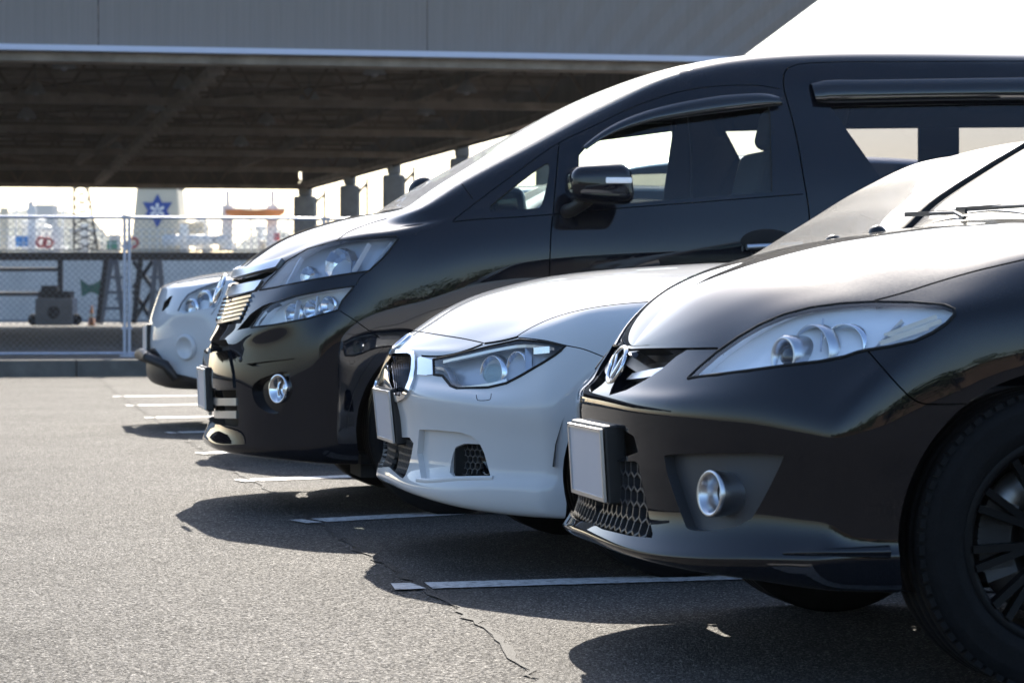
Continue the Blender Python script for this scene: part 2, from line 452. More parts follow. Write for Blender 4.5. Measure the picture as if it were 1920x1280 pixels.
    @staticmethod
    def rim(fs):
        e = {}
        for f in fs:
            for i in range(len(f)): e[(f[i], f[(i + 1) % len(f)])] = 1
        return [k for k in e if (k[1], k[0]) not in e]
    @staticmethod
    def rim_open(fs, vs):
        return [(i, j) for i, j in Car.rim(fs) if not (abs(vs[i].y) < 1e-4 and abs(vs[j].y) < 1e-4)]
    def skin(c, t, off=0.0, thick=0.0):
        """the region as a panel of its own, lifted by off, with a rim turned in by thick"""
        vs, fs = c.take(t); ns = [c.normal(v) for v in vs]
        V = [v + n * off for v, n in zip(vs, ns)]; parts = [(V, fs, [n.copy() for n in ns])]
        if thick:
            b = c.rim_open(fs, vs); V2 = []; F2 = []
            for i, j in b:
                k = len(V2); V2 += [V[i], V[j], V[j] - ns[j] * thick, V[i] - ns[i] * thick]; F2.append((k + 1, k, k + 3, k + 2))
            parts.append((V2, F2, None))
        return parts
    def pocket(c, t, depth, dirv=None, floor=True, scale=1.0, base=0.0, beside=None):
        """walls (and floor) of a recess below the region"""
        vs, fs = c.take(t); ns = [c.normal(v) for v in vs]
        if dirv is not None: ns = [Vector(dirv).normalized() * -1 for _ in vs]
        ctr = sum(vs, Vector()) / max(1, len(vs))
        D = [ctr + (v - ctr) * scale - n * depth for v, n in zip(vs, ns)]
        out = []; b = c.rim_open(fs, vs); V2 = []; F2 = []
        sk = {tuple(round(x, 5) for x in v.co) for f in c.faces(beside) for v in f.verts} if beside else set()
        top = [v - n * base for v, n in zip(vs, ns)]
        for i, j in b:
            if sk and tuple(round(x, 5) for x in vs[i]) in sk and tuple(round(x, 5) for x in vs[j]) in sk: continue
            k = len(V2); V2 += [top[i], top[j], D[j], D[i]]; F2.append((k + 1, k, k + 3, k + 2))
        out.append((V2, F2, None))
        if floor: out.append((D, fs, [c.normal(v) for v in vs]))
        return out
    def make(c, name, pieces, mats, parent=None, side='both', label=None):
        """pieces: list of (verts, faces, normals or None, material slot); side: near, far or both"""
        if side == 'both' and not any(abs(v[1]) < 2e-3 for p in pieces for v in p[0]) and any(p[0] for p in pieces):
            c.make(name, pieces, mats, parent, 'far', label); return c.make(name, pieces, mats, parent, 'near', label)
        V = []; F = []; MI = []; NO = []; SMO = []
        for sgn in ((1, -1) if side == 'both' else ((1,) if side == 'near' else (-1,))):
            for (vs, fs, ns, mi) in pieces:
                b = len(V); V += [(v[0], v[1] * sgn, v[2]) for v in vs]
                for f in fs:
                    f2 = list(f) if sgn == 1 else list(f)[::-1]
                    F.append([i + b for i in f2]); MI.append(mi); SMO.append(ns is not None)
                    for i in f2: NO.append((ns[i][0], ns[i][1] * sgn, ns[i][2]) if ns is not None else (0, 0, 0))
        if not F: return None
        me = bpy.data.meshes.new(name); me.from_pydata(V, [], F)
        me.polygons.foreach_set('material_index', MI); me.polygons.foreach_set('use_smooth', SMO)
        me.update(); me.normals_split_custom_set(NO)
        o = link_mesh(name, me, mats, parent or c.root)
        if label: o['label'] = label
        return o
    def body(c, name, mats, extra=(), label=None):
        vs, fs = c.take(0); ns = [c.normal(v) for v in vs]
        return c.make(name, [(vs, fs, ns, 0)] + list(extra), mats, label=label)
    def groove(c, pts, w, t, depth=0.02, mode='cam', smooth=True, **kw):
        """panel gap along a line"""
        line = curve2(pts) if smooth and len(pts) > 2 else pts
        c.cut(strip(line, w), t, mode, **kw)
        return [(v, f, None, 1) for v, f, n in c.pocket(t, depth)]
    def seal(c, poly, r, mat, parents, name='lamp_seal', lift=.0):
        """thin rubber joint round an outline on the skin"""
        P = []
        for a, b in zip(poly, poly[1:] + poly[:1]):
            for t in (0, .5):
                h, n = c.hit((a[0] + (b[0] - a[0]) * t, a[1] + (b[1] - a[1]) * t))
                if h: P.append(h + n * lift)
        for s_, par in zip((1, -1), parents):
            mb = MB(); V = [(p.x, p.y * s_, p.z) for p in P]; mb.tube(V + V[:1], r, 6, cap=False); mb.build(name, mat, par)
    def frame_at(c, px, turn=None):
        """point on the skin plus axes: n outwards, a sideways along the skin (rearwards), u up"""
        h, n = c.hit(px); a = Vector((0, 0, 1)).cross(n).normalized(); u = n.cross(a)
        return h, n, a, u

# names of the columns: seven round the nose, then stations along the side
YF = [0.0, 0.25, 0.48, 0.67, 0.81, 0.91, 0.97]
def nose_row(x0, w, a, p, zs, side_x, zside, rear, tuck=None):
    """one level of the car: centre front, round the corner and back along the flank to the tail"""
    out = []
    zc = np.interp(YF, [0, .25, .48, .67, .81, .91, .97], zs)
    for yf, z in zip(YF, zc): out.append([x0 + a * yf ** p, -w * yf, z])
    for k, x in enumerate(side_x):
        z = zside[min(k, len(zside) - 1)]; out.append([x, -w * (1 - 0.02 * math.exp(-(x - side_x[0]) / 0.2)), z])
    for (x, yf) in rear: out.append([x, -w * yf, zside[-1]])
    return out
def add_upper(rows, edge, centre, upper=None, fr=(0.85, 0.68, 0.42, 0.2), crown=2.0):
    """edge: hood edge / belt per column; centre: middle line per column; upper: {column: [pts for fr rows]} for the cabin"""
    n = len(edge); rs = [[] for _ in fr]
    for k in range(n):
        e = np.array(edge[k], float); m = np.array(centre[k], float)
        if upper and k in upper:
            for r, p in zip(rs, upper[k]): r.append(list(p))
        else:
            for r, s in zip(rs, fr):
                p = m + (e - m) * s; p[2] = m[2] + (e[2] - m[2]) * s ** crown; r.append(list(p))
    rows.append(edge); rows.extend(rs); rows.append(centre)
    return [[rows[j][i] for j in range(len(rows))] for i in range(n)]

def wheel(root, pos, R, rimR, width, side, label=None, spokes=10, parent_name='wheel', seg=72, simple=False):
    """tyre, rim with spokes, brake disc; side -1 = the car's near flank"""
    e = bpy.data.objects.new(parent_name, None); COL.objects.link(e); e.parent = root; e.location = pos; e.empty_display_size = .1
    ax = (0, side, 0); w = width
    t = MB(); pr = []
    pr = [(rimR - 0.004, -w * .48), (rimR + .02, -w * .5), (R - .045, -w * .52), (R - .012, -w * .47), (R, -w * .40), (R, -w * .25), (R - .009, -w * .24), (R - .009, -w * .2), (R, -w * .19), (R, -w * .03),
          (R - .009, -w * .02), (R - .009, w * .02), (R, w * .03), (R, w * .19), (R - .009, w * .2), (R - .009, w * .24), (R, w * .25), (R, w * .40), (R - .012, w * .47), (R - .030, w * .505),
          (R - .033, w * .512), (R - .037, w * .507), (R - .05, w * .525), (rimR + .03, w * .515), (rimR + .026, w * .522), (rimR + .02, w * .512), (rimR + .004, w * .49), (rimR - .004, w * .44)]
    t.lathe(pr, (0, 0, 0), ax, n=seg)
    if not simple:
        for i in range(seg):                                       # shoulder blocks of the tread
            a = 2 * PI * (i + .5) / seg; d = Vector((math.cos(a), 0, math.sin(a))); tz = Vector((-math.sin(a), 0, math.cos(a)))
            for h in (.43,):
                p = d * (R - .004) + Vector((0, side * w * h, 0)); rot = Matrix((tz, Vector((0, 1, 0)), d)).transposed()
                t.box(p, (2 * PI * R / seg * .66, w * .12, .012), rot=rot)
    t.build('tyre', M['rubber'], e)
    r = MB(); r.lathe([(rimR - .002, w * .46), (rimR - .012, w * .475), (rimR - .022, w * .45), (rimR - .03, w * .2), (rimR - .04, -w * .45), (rimR - .004, -w * .48)], (0, 0, 0), ax, n=seg)
    for i in range(spokes):
        a = 2 * PI * (i + .27) / spokes; d = Vector((math.cos(a), 0, math.sin(a))); tz = Vector((-math.sin(a), 0, math.cos(a)))
        for q in (-.10, .10):
            a2 = a + q; d2 = Vector((math.cos(a2), 0, math.sin(a2)))
            r.bar(d * .055 + Vector((0, side * w * .32, 0)), d2 * (rimR - .018) + Vector((0, side * w * .42, 0)), .016, .028, up=(0, 1, 0))
    r.lathe([(0, w * .40), (.03, w * .40), (.036, w * .36), (.075, w * .33), (.08, w * .2)], (0, 0, 0), ax, n=32)
    r.build('rim', M['rim_black'], e)
    if True:
        b = MB(); b.lathe([(.06, w * .10), (rimR * .74, w * .10), (rimR * .74, w * .02), (.06, w * .02)], (0, 0, 0), ax, n=40, close=True)
        b.build('brake_disc', M['steel'], e)
    if not simple:
        k = MB()
        for q in range(6):
            a = PI * .88 + q * .14; d = Vector((math.cos(a), 0, math.sin(a))); k.box(d * rimR * .62 + Vector((0, side * w * .14, 0)), (.07, .05, .07), rot=Matrix.Rotation(-a, 3, 'Y'))
        k.build('brake_caliper', M['grey_plastic'], e)
    return e
# ================================================================== ground, kerb, quay, water
ROW = Vector((-1000.0, 5000.0, 0)).normalized()          # along the row of cars, away from the camera
LEN = Vector((ROW.y, -ROW.x, 0))                          # along a car, nose to tail
def asphalt(name, lo, hi, scale=165.0, bump=1.0, rough=0.8, spec=.12, tint=(1.0, .94, .865)):
    m, nt, out = new_mat(name)
    b = N(nt, 'ShaderNodeBsdfPrincipled'); nt.links.new(b.outputs[0], out.inputs[0]); b.inputs['Specular IOR Level'].default_value = spec
    co = coords(nt)
    v = N(nt, 'ShaderNodeTexVoronoi', Scale=scale); v.inputs['Randomness'].default_value = 1.0; nt.links.new(co, v.inputs['Vector'])
    v2 = N(nt, 'ShaderNodeTexVoronoi', Scale=scale * .47); nt.links.new(co, v2.inputs['Vector'])
    sp = nt.nodes.new('ShaderNodeSeparateColor'); nt.links.new(v.outputs['Color'], sp.inputs[0])
    c = ramp(nt, sp.outputs[0], [(0.0, tuple(lo * t for t in tint)), (.55, tuple((lo * .55 + hi * .3) * t for t in tint)), (.85, tuple(hi * .7 * t for t in tint)), (1.0, tuple(hi * 2.1 * t for t in tint))])
    n = N(nt, 'ShaderNodeTexNoise', Scale=1.1, Detail=7.0, Roughness=.6); nt.links.new(co, n.inputs['Vector'])
    r = ramp(nt, n.outputs[0], [(.3, .72), (.7, 1.18)])
    mx = N(nt, 'ShaderNodeMix'); mx.data_type = 'RGBA'; mx.blend_type = 'MULTIPLY'; mx.inputs[0].default_value = 1.0
    nt.links.new(c.outputs[0], mx.inputs[6]); nt.links.new(r.outputs[0], mx.inputs[7]); nt.links.new(mx.outputs[2], b.inputs['Base Color'])
    rr = ramp(nt, sp.outputs[1], [(0, rough - .22), (1, rough + .18)]); nt.links.new(rr.outputs[0], b.inputs['Roughness'])
    h1 = ramp(nt, v.outputs['Distance'], [(0.0, 1.0), (.75, 0.0)])
    h2 = ramp(nt, v2.outputs['Distance'], [(0.0, 1.0), (.8, 0.0)])
    ad = N(nt, 'ShaderNodeMath', operation='ADD'); nt.links.new(h1.outputs[0], ad.inputs[0]); nt.links.new(h2.outputs[0], ad.inputs[1])
    bp = N(nt, 'ShaderNodeBump', Strength=bump, Distance=.004); nt.links.new(ad.outputs[0], bp.inputs['Height']); nt.links.new(bp.outputs[0], b.inputs['Normal'])
    return m
M['asphalt'] = asphalt('asphalt_coarse', .025, .155)
M['asphalt2'] = asphalt('asphalt_fine', .032, .152, 210.0, .8)
M['asphalt3'] = asphalt('asphalt_quay', .06, .16, 60.0, .3)
def paint_mat():
    m, nt, out = new_mat('road_paint'); b = N(nt, 'ShaderNodeBsdfPrincipled'); nt.links.new(b.outputs[0], out.inputs[0])
    n = N(nt, 'ShaderNodeTexNoise', Scale=38.0, Detail=8.0, Roughness=.75); nt.links.new(coords(nt), n.inputs['Vector'])
    r = ramp(nt, n.outputs[0], [(.38, (.08, .078, .074)), (.47, (.46, .455, .44)), (.66, (.68, .67, .65))]); nt.links.new(r.outputs[0], b.inputs['Base Color'])
    b.inputs['Roughness'].default_value = .6
    n2 = N(nt, 'ShaderNodeTexVoronoi', Scale=135.0); nt.links.new(coords(nt), n2.inputs['Vector'])
    bp = N(nt, 'ShaderNodeBump', Strength=.35, Distance=.002); nt.links.new(n2.outputs['Distance'], bp.inputs['Height']); nt.links.new(bp.outputs[0], b.inputs['Normal'])
    return m
M['road_paint'] = paint_mat()
M['tar'] = pbr('tar', (.018, .017, .016), .8, bump=.8, bscale=120)
M['concrete'] = pbr('concrete', (.30, .29, .27), .85, vary=.3, vscale=1.5, bump=.4, bscale=30)
M['kerb_stone'] = pbr('kerb_stone', (.11, .108, .10), .85, vary=.35, vscale=3, bump=.5, bscale=40)
M['galv'] = pbr('galvanised', (.42, .45, .54), .42, .55, vary=.15, vscale=12)
M['wire'] = pbr('fence_wire', (.17, .18, .21), .5, .3)
def streaky(name, col, v=.22, sc=(26, 26, .35)):
    return pbr(name, col, .6, vary=v, vscale=1.0, stretch=sc)
M['fascia'] = streaky('fascia_sheet', (.235, .202, .18), .10)
M['gutter'] = pbr('gutter', (.66, .68, .80), .45)
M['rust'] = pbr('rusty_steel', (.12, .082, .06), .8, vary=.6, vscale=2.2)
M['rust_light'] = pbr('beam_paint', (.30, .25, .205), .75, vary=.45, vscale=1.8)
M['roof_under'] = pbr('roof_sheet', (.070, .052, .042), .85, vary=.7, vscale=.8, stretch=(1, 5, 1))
M['ship_white'] = pbr('ship_white', (.72, .72, .70), .5, vary=.12, vscale=.8)
M['ship_cream'] = pbr('ship_cream', (.62, .55, .42), .5)
M['ship_grey'] = pbr('ship_grey', (.30, .32, .34), .6)
M['blue'] = pbr('blue_paint', (.02, .06, .28), .5); M['bright_blue'] = pbr('blue_drum', (.05, .22, .55), .5)
M['red'] = pbr('red_paint', (.5, .05, .05), .5); M['orange'] = pbr('orange_paint', (.62, .22, .07), .5)
M['green'] = pbr('green_canvas', (.05, .17, .13), .8)
M['steel_blue'] = pbr('blue_grey_steel', (.20, .24, .32), .55, vary=.2, vscale=3)
M['dark_steel'] = pbr('dark_steel', (.03, .03, .033), .7)
M['wood_dark'] = pbr('dark_timber', (.05, .042, .036), .85, vary=.4, vscale=4)
M['hill'] = pbr('hill_trees', (.09, .115, .10), .95, vary=.5, vscale=.06)
M['far_wall'] = pbr('far_building', (.45, .46, .47), .8)
M['bark'] = pbr('bark', (.07, .055, .04), .9)
M['leaf'] = pbr('leaf', (.055, .085, .030), .6, vary=.5, vscale=1.5)
M['wall_brown'] = pbr('brown_wall', (.12, .085, .06), .8, vary=.3, vscale=.7)
M['window_dark'] = pbr('dark_window', (.02, .025, .03), .08)

SEAM = [(1210, 1480), (1090, 1360), (1005, 1275), (930, 1200), (899, 1171), (868, 1147), (846, 1135), (802, 1110), (787, 1096), (759, 1079), (704, 1049), (662, 1024), (634, 1005), (606, 985), (590, 974), (545, 946), (490, 911), (473, 901), (451, 889), (426, 868), (394, 851), (355, 827), (316, 802), (293, 787), (261, 765), (244, 754), (222, 738), (187, 710)]
seam = [ground_pt(*p) for p in SEAM]
KB = Vector((-5.0, 30.6, 0))                                # a point on the kerb line, which runs along LEN
g = MB(); e0 = -ROW * 70
g.add([KB - LEN * 300 + e0 * 5, KB + LEN * 300 + e0 * 5, KB + LEN * 300, KB - LEN * 300], [(0, 1, 2, 3)])
tag(g.build('ground', M['asphalt'], fix=False), kind='structure')
# newer asphalt of the parking bays, right of the seam
g = MB(); S0 = [v + Vector((0, 0, .002)) for v in seam]
S1 = [v + LEN * 9 for v in S0]; k = len(S0)
g.add(S0 + S1, [(i, i + k, i + k + 1, i + 1) for i in range(k - 1)]); tag(g.build('parking_bay_asphalt', M['asphalt2']), kind='structure')
g = MB(); rr = random.Random(3); V = []
P = []
for a, b in zip(seam[:-1], seam[1:]):
    n = max(1, int((b - a).length / .07))
    for i in range(n): P.append(a.lerp(b, i / n))
for p in P:
    j = rr.uniform(-.018, .018); w = rr.uniform(.004, .018); V += [p + LEN * (j - w) + Vector((0, 0, .004)), p + LEN * (j + w * .6) + Vector((0, 0, .004))]
g.add(V, [(2 * i, 2 * i + 1, 2 * i + 3, 2 * i + 2) for i in range(len(P) - 1)]); tag(g.build('asphalt_seam', M['tar']), kind='structure')
# painted bay lines: a short piece before the seam, a long one behind it
LINES = [((742, 1102), (1300, 1086)), ((562, 979.5), (868, 962.6)), ((450, 902.5), (670, 893.8)), ((373, 851), (440, 849)), ((315, 812.3), (370, 811)), ((274, 784), (380, 782.5)), ((238, 761), (380, 759)), ((213, 744), (380, 742.5))]
lines = [(ground_pt(*a), ground_pt(*b)) for a, b in LINES]
lines.insert(0, (lines[0][0] * 2 - lines[1][0], lines[0][0] * 2 - lines[1][0] + LEN))
def seam_x(p):                                             # distance along LEN from p to the seam
    best = 1e9; r = .3
    for a, b in zip(seam[:-1], seam[1:]):
        da, db = (a - p).dot(ROW), (b - p).dot(ROW)
        if da * db <= 0 and abs(da - db) > 1e-6: return (a.lerp(b, da / (da - db)) - p).dot(LEN)
    return r
for a, b in lines:
    d = (b - a).normalized(); nrm = Vector((-d.y, d.x, 0)); s = max(.06, seam_x(a)); g = MB(); zz = Vector((0, 0, .006))
    for (x0, x1) in ((0, s - .014), (s + .022, 5.2)):
        nseg = max(3, int((x1 - x0) / .06)); V = []
        for i in range(nseg + 1):
            x = x0 + (x1 - x0) * i / nseg; w = .082 + rr.uniform(-.004, .004)
            sk = -.02 if i == 0 else 0
            V += [a + d * (x + sk + rr.uniform(-.01, .01) * (i in (0, nseg))) - nrm * w + zz, a + d * (x - sk * .2) + nrm * w + zz]
        g.add(V, [(2 * i, 2 * i + 1, 2 * i + 3, 2 * i + 2) for i in range(nseg)])
    tag(g.build('road_marking', M['road_paint']), kind='structure')
# raised quay behind the kerb
QZ = .19
g = MB()
stones = []
for i in range(-14, 34):
    o = KB + LEN * (i * 1.0); mb = MB(); rot = Matrix((LEN, ROW, Vector((0, 0, 1)))).transposed()
    mb.box(o + LEN * .5 + ROW * .15 + Vector((0, 0, QZ / 2)), (.985, .30, QZ + .003 * rr.uniform(-1, 1)), rot=rot)
    stones.append(mb.build('kerb_stone', M['kerb_stone']))
q = MB(); q.add([KB + ROW * .302 - LEN * 300 + Vector((0, 0, QZ)), KB + ROW * .302 + LEN * 300 + Vector((0, 0, QZ)), KB + LEN * 300 + ROW * 68 + Vector((0, 0, QZ)), KB - LEN * 300 + ROW * 68 + Vector((0, 0, QZ))], [(0, 1, 2, 3)])
q.add([KB + LEN * 300 + ROW * 68 + Vector((0, 0, QZ)), KB - LEN * 300 + ROW * 68 + Vector((0, 0, QZ)), KB - LEN * 300 + ROW * 68 + Vector((0, 0, -2)), KB + LEN * 300 + ROW * 68 + Vector((0, 0, -2))], [(0, 1, 2, 3)])
quay = tag(q.build('quay_pavement', M['asphalt3']), kind='structure')
kerb = bpy.data.objects.new('kerb', None); COL.objects.link(kerb); kerb['kind'] = 'structure'
for s in stones: s.parent = kerb
wm = pbr('water', (.02, .04, .05), .08, bump=.5, bscale=1.2)
g = MB(); g.add([(-700, 90, -1.8), (700, 90, -1.8), (700, 1500, -1.8), (-700, 1500, -1.8)], [(0, 1, 2, 3)]); tag(g.build('harbour_water', wm), kind='structure')

# ================================================================== chain-link fence
FB = ground_pt(238, 668.5, QZ); FH = 1.70
fe = empty('chain_link_fence', FB, math.atan2(LEN.y, LEN.x), 'galvanised chain-link fence on the kerb with a top rail', 'fence')
F0, F1 = -6.4, 6.0
mb = MB(); sp = .078; n = int((F1 - F0 + FH) / sp)
for i in range(n):
    for sg in (1, -1):
        x0 = F0 - FH + i * sp if sg == 1 else F0 + i * sp; x1 = x0 + sg * FH; z0, z1 = .03, FH - .02
        def cl(x, a, b): return a + (b - a) * (x - x0) / (x1 - x0)
        xa, xb = x0, x1; za, zb = z0, z1
        for lim, op in ((F0, min), (F1, max)):
            if (op is min and min(xa, xb) < lim) or (op is max and max(xa, xb) > lim):
                if (op is min and max(xa, xb) <= lim) or (op is max and min(xa, xb) >= lim): xa = xb = None; break
                t = (lim - xa) / (xb - xa); zm = za + (zb - za) * t
                if (op is min and xa < lim) or (op is max and xa > lim): xa, za = lim, zm
                else: xb, zb = lim, zm
        if xa is None: continue
        mb.bar((xa, sg * .003, za), (xb, sg * .003, zb), .0042, .0042)
tag(mb.build('fence_mesh', M['wire'], fe), kind='stuff')
for x in (-4.9, -2.45, 0, 2.45, 4.9):
    for o in (-.028, .028): mb = MB(); mb.tube([(x + o, 0, -.0), (x + o, 0, FH)], .021, 10); mb.build('post', M['galv'], fe)
    for z in (.35, .85, 1.35): mb = MB(); mb.box((x, 0, z), (.13, .014, .03)); mb.build('post_clamp', M['galv'], fe)
    mb = MB(); mb.box((x, 0, FH + .012), (.12, .05, .02)); mb.build('post_cap', M['galv'], fe)
    mb = MB(); mb.box((x, 0, .01), (.17, .12, .02)); mb.build('post_foot', M['galv'], fe)
for z in (FH, .04):
    mb = MB(); mb.tube([(F0, 0, z), (F1, 0, z)], .019, 8); mb.build('rail', M['galv'], fe)

# ================================================================== big canopy over the quay
CZ = 4.60
cp = empty('canopy_roof', (0, 62, CZ), 0, 'long rusty steel canopy over the quay with a grey sheet fascia', 'canopy'); cO = Vector((0, 62, CZ))
def U(px, py, z=CZ): return at_depth(px, py, F_PX * (z - CAM_H) / (HY - py))
A0, A1 = U(0, 97), U(1392, 121); Bk = U(562, 353)
fd = (A1 - A0).normalized(); sd_ = (Bk - A1).normalized(); dep = (Bk - A1).length
A0 = A1 - fd * 60; UPV = Vector((0, 0, 1))
def cpart(mb, nm, mt): mb.v = [tuple(Vector(v) - cO) for v in mb.v]; return mb.build(nm, mt, cp)
# fascia: upright ribbed sheets, end cut at a slant
H = 1.75; bays = 12; L = 60.0
for i in range(bays):
    mb = MB(); x0, x1 = -L + i * L / bays, -L + (i + 1) * L / bays - .012
    n = 22; V = []; Fc = []
    for j in range(n + 1):
        x = x0 + (x1 - x0) * j / n; y = -.012 if j % 2 else .012
        sl = 1.36 * H if (i == bays - 1) else 0
        f = (x - x0) / (x1 - x0)
        b = A1 + fd * x + sd_ * y + UPV * .10; t = A1 + fd * (x + sl * f) + sd_ * (y - .0) + UPV * (.10 + H)
        V += [b, t, t + sd_ * .08, b + sd_ * .08]
    for j in range(n):
        for q in range(4): a = j * 4 + q; b_ = j * 4 + (q + 1) % 4; Fc.append((a, b_, b_ + 4, a + 4))
    Fc += [(0, 1, 2, 3), (n * 4 + 3, n * 4 + 2, n * 4 + 1, n * 4)]
    mb.add(V, Fc); cpart(mb, 'fascia_sheet', M['fascia'])
mb = MB(); mb.bar(A0 + UPV * .055 - sd_ * .12, A1 + UPV * .055 - sd_ * .12 + fd * .1, .20, .085); cpart(mb, 'gutter', M['gutter'])
mb = MB(); mb.bar(A0 + UPV * -.06 + sd_ * .1, A1 + UPV * -.06 + sd_ * .1, .14, .13); cpart(mb, 'edge_beam', M['rust_light'])
# sheet closing the side of the roof
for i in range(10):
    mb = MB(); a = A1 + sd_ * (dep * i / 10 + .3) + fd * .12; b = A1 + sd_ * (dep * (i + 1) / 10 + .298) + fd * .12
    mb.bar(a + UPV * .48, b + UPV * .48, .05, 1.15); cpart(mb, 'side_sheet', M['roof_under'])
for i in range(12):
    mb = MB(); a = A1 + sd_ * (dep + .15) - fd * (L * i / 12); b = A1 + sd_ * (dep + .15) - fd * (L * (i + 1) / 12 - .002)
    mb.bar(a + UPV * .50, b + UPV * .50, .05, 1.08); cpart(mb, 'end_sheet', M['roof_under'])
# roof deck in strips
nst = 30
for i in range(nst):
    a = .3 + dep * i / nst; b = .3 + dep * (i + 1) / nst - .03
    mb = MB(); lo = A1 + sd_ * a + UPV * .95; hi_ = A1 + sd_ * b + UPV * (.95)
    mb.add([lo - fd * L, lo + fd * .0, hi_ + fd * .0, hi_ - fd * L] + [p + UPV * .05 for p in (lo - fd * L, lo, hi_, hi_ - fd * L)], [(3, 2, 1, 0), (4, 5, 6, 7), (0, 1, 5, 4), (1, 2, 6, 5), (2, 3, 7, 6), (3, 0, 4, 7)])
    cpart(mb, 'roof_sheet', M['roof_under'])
# lattice girders across, at every row of columns
NG = 6
gpos = [dep * t for t in (.025, .205, .385, .57, .74, .985)]
for gi, y in enumerate(gpos):
    o = A1 + sd_ * y
    mb = MB(); mb.bar(o - fd * L, o - fd * .0, .22, .13); cpart(mb, 'girder_bottom_chord', M['rust_light'])
    mb = MB(); mb.bar(o - fd * L + UPV * .80, o + UPV * .80, .16, .10); cpart(mb, 'girder_top_chord', M['rust'])
    mb = MB(); st = .9; k = int(L / st)
    for j in range(k):
        p = o - fd * (j * st) + UPV * .06; q = o - fd * ((j + .5) * st) + UPV * .78; r_ = o - fd * ((j + 1) * st) + UPV * .06
        mb.bar(p, q, .055); mb.bar(q, r_, .055)
    tag(cpart(mb, 'girder_lacing', M['rust']), kind='stuff')
# purlins and secondary members between the girders
rr2 = random.Random(11)
for i in range(int(dep / .75)):
    y = .6 + i * .75; o = A1 + sd_ * y + UPV * (.72 + rr2.uniform(-.05, .05))
    mb = MB(); mb.bar(o - fd * L, o, .06, .12); cpart(mb, 'purlin', M['rust'] if i % 3 else M['rust_light'])
for j in range(12):
    x = 2.4 + j * 5.0; o = A1 - fd * x + UPV * .55
    mb = MB(); mb.bar(o + sd_ * .4, o + sd_ * (dep - .3), .10, .22); cpart(mb, 'tie_beam', M['rust'])
    for gi in range(NG - 1):
        mb = MB(); y0, y1 = gpos[gi], gpos[gi + 1]; mb.bar(A1 - fd * x + sd_ * y0 + UPV * .6, A1 - fd * (x + 5) + sd_ * y1 + UPV * .6, .06, .06); mb.bar(A1 - fd * (x + 5) + sd_ * y0 + UPV * .63, A1 - fd * x + sd_ * y1 + UPV * .63, .06, .06)
        cpart(mb, 'wind_brace', M['rust'])
for a, b, w in ((U(415, 125), U(182, 345), .15), (A1 + sd_ * .2, Bk, .22)):
    mb = MB(); mb.bar(a + UPV * .06, b + UPV * .06, w, .16); cpart(mb, 'long_beam', M['rust_light'])
    mb = MB(); n = 26
    for j in range(n): p = a.lerp(b, (j + .5) / n); mb.box(p + UPV * -.03, (w + .08, .5, .04))
    tag(cpart(mb, 'beam_stiffener', M['rust_light']), kind='stuff')
# concrete columns along the right edge
for px, wpx in ((571, 42), (655, 37), (738, 42), (866, 46), (1030, 52)):
    ye = 353 - (px - 562) * .267 * .98; d = F_PX * (CZ - CAM_H) / (HY - ye) - .3; X = (px - CX) * d / F_PX; w = wpx * d / F_PX
    mb = MB(); zt = CZ - .30; mb.box((X, d + w / 2, (QZ + zt) / 2), (w, w, zt - QZ))
    mb.box((X, d + w / 2, CZ - .15), (w * .62, w * .7, .29))
    o = cpart(mb, 'column', M['concrete']); bv = o.modifiers.new('chamfer', 'BEVEL'); bv.width = .05; bv.segments = 1
    mb = MB(); mb.tube([(X + w * .9, d, CZ - .1), (X + w * .9, d, QZ)], .04, 6); mb.tube([(X + w * .9, d, CZ - .25), (X + w * .4, d + .1, CZ - .55)], .04, 6); cpart(mb, 'downpipe', M['dark_steel'])
# lamps hanging under the canopy
ORD = 'first second third fourth fifth sixth seventh eighth ninth tenth eleventh twelfth thirteenth fourteenth fifteenth'.split()
LAMPS = [(120, 128), (66, 176), (500, 232), (580, 188), (452, 272), (799, 214), (702, 140), (50, 222), (217, 282), (875, 174), (345, 165), (292, 208)]
for i, (x, y) in enumerate(sorted(LAMPS)):
    z = CZ + .18; p = at_depth(x, y, F_PX * (z - CAM_H) / (HY - y))
    l = empty('pendant_lamp', p, 0, f'bell shaped lamp hanging under the rusty canopy, {ORD[i]} from the left', 'lamp', 'bell lamps under the canopy')
    mb = MB(); mb.lathe([(.20, 0), (.19, .04), (.11, .16), (.05, .22), (0, .23)], (0, 0, 0), (0, 0, 1), n=20); mb.build('lamp_shade', M['ship_grey'], l)
    mb = MB(); mb.tube([(0, 0, .22), (0, 0, .75)], .012, 6); mb.build('lamp_rod', M['dark_steel'], l)
    mb = MB(); mb.lathe([(0, -.05), (.05, -.03), (.06, .02), (.04, .08)], (0, 0, 0), (0, 0, 1), n=12); mb.build('lamp_bulb', M['plate_white'], l)

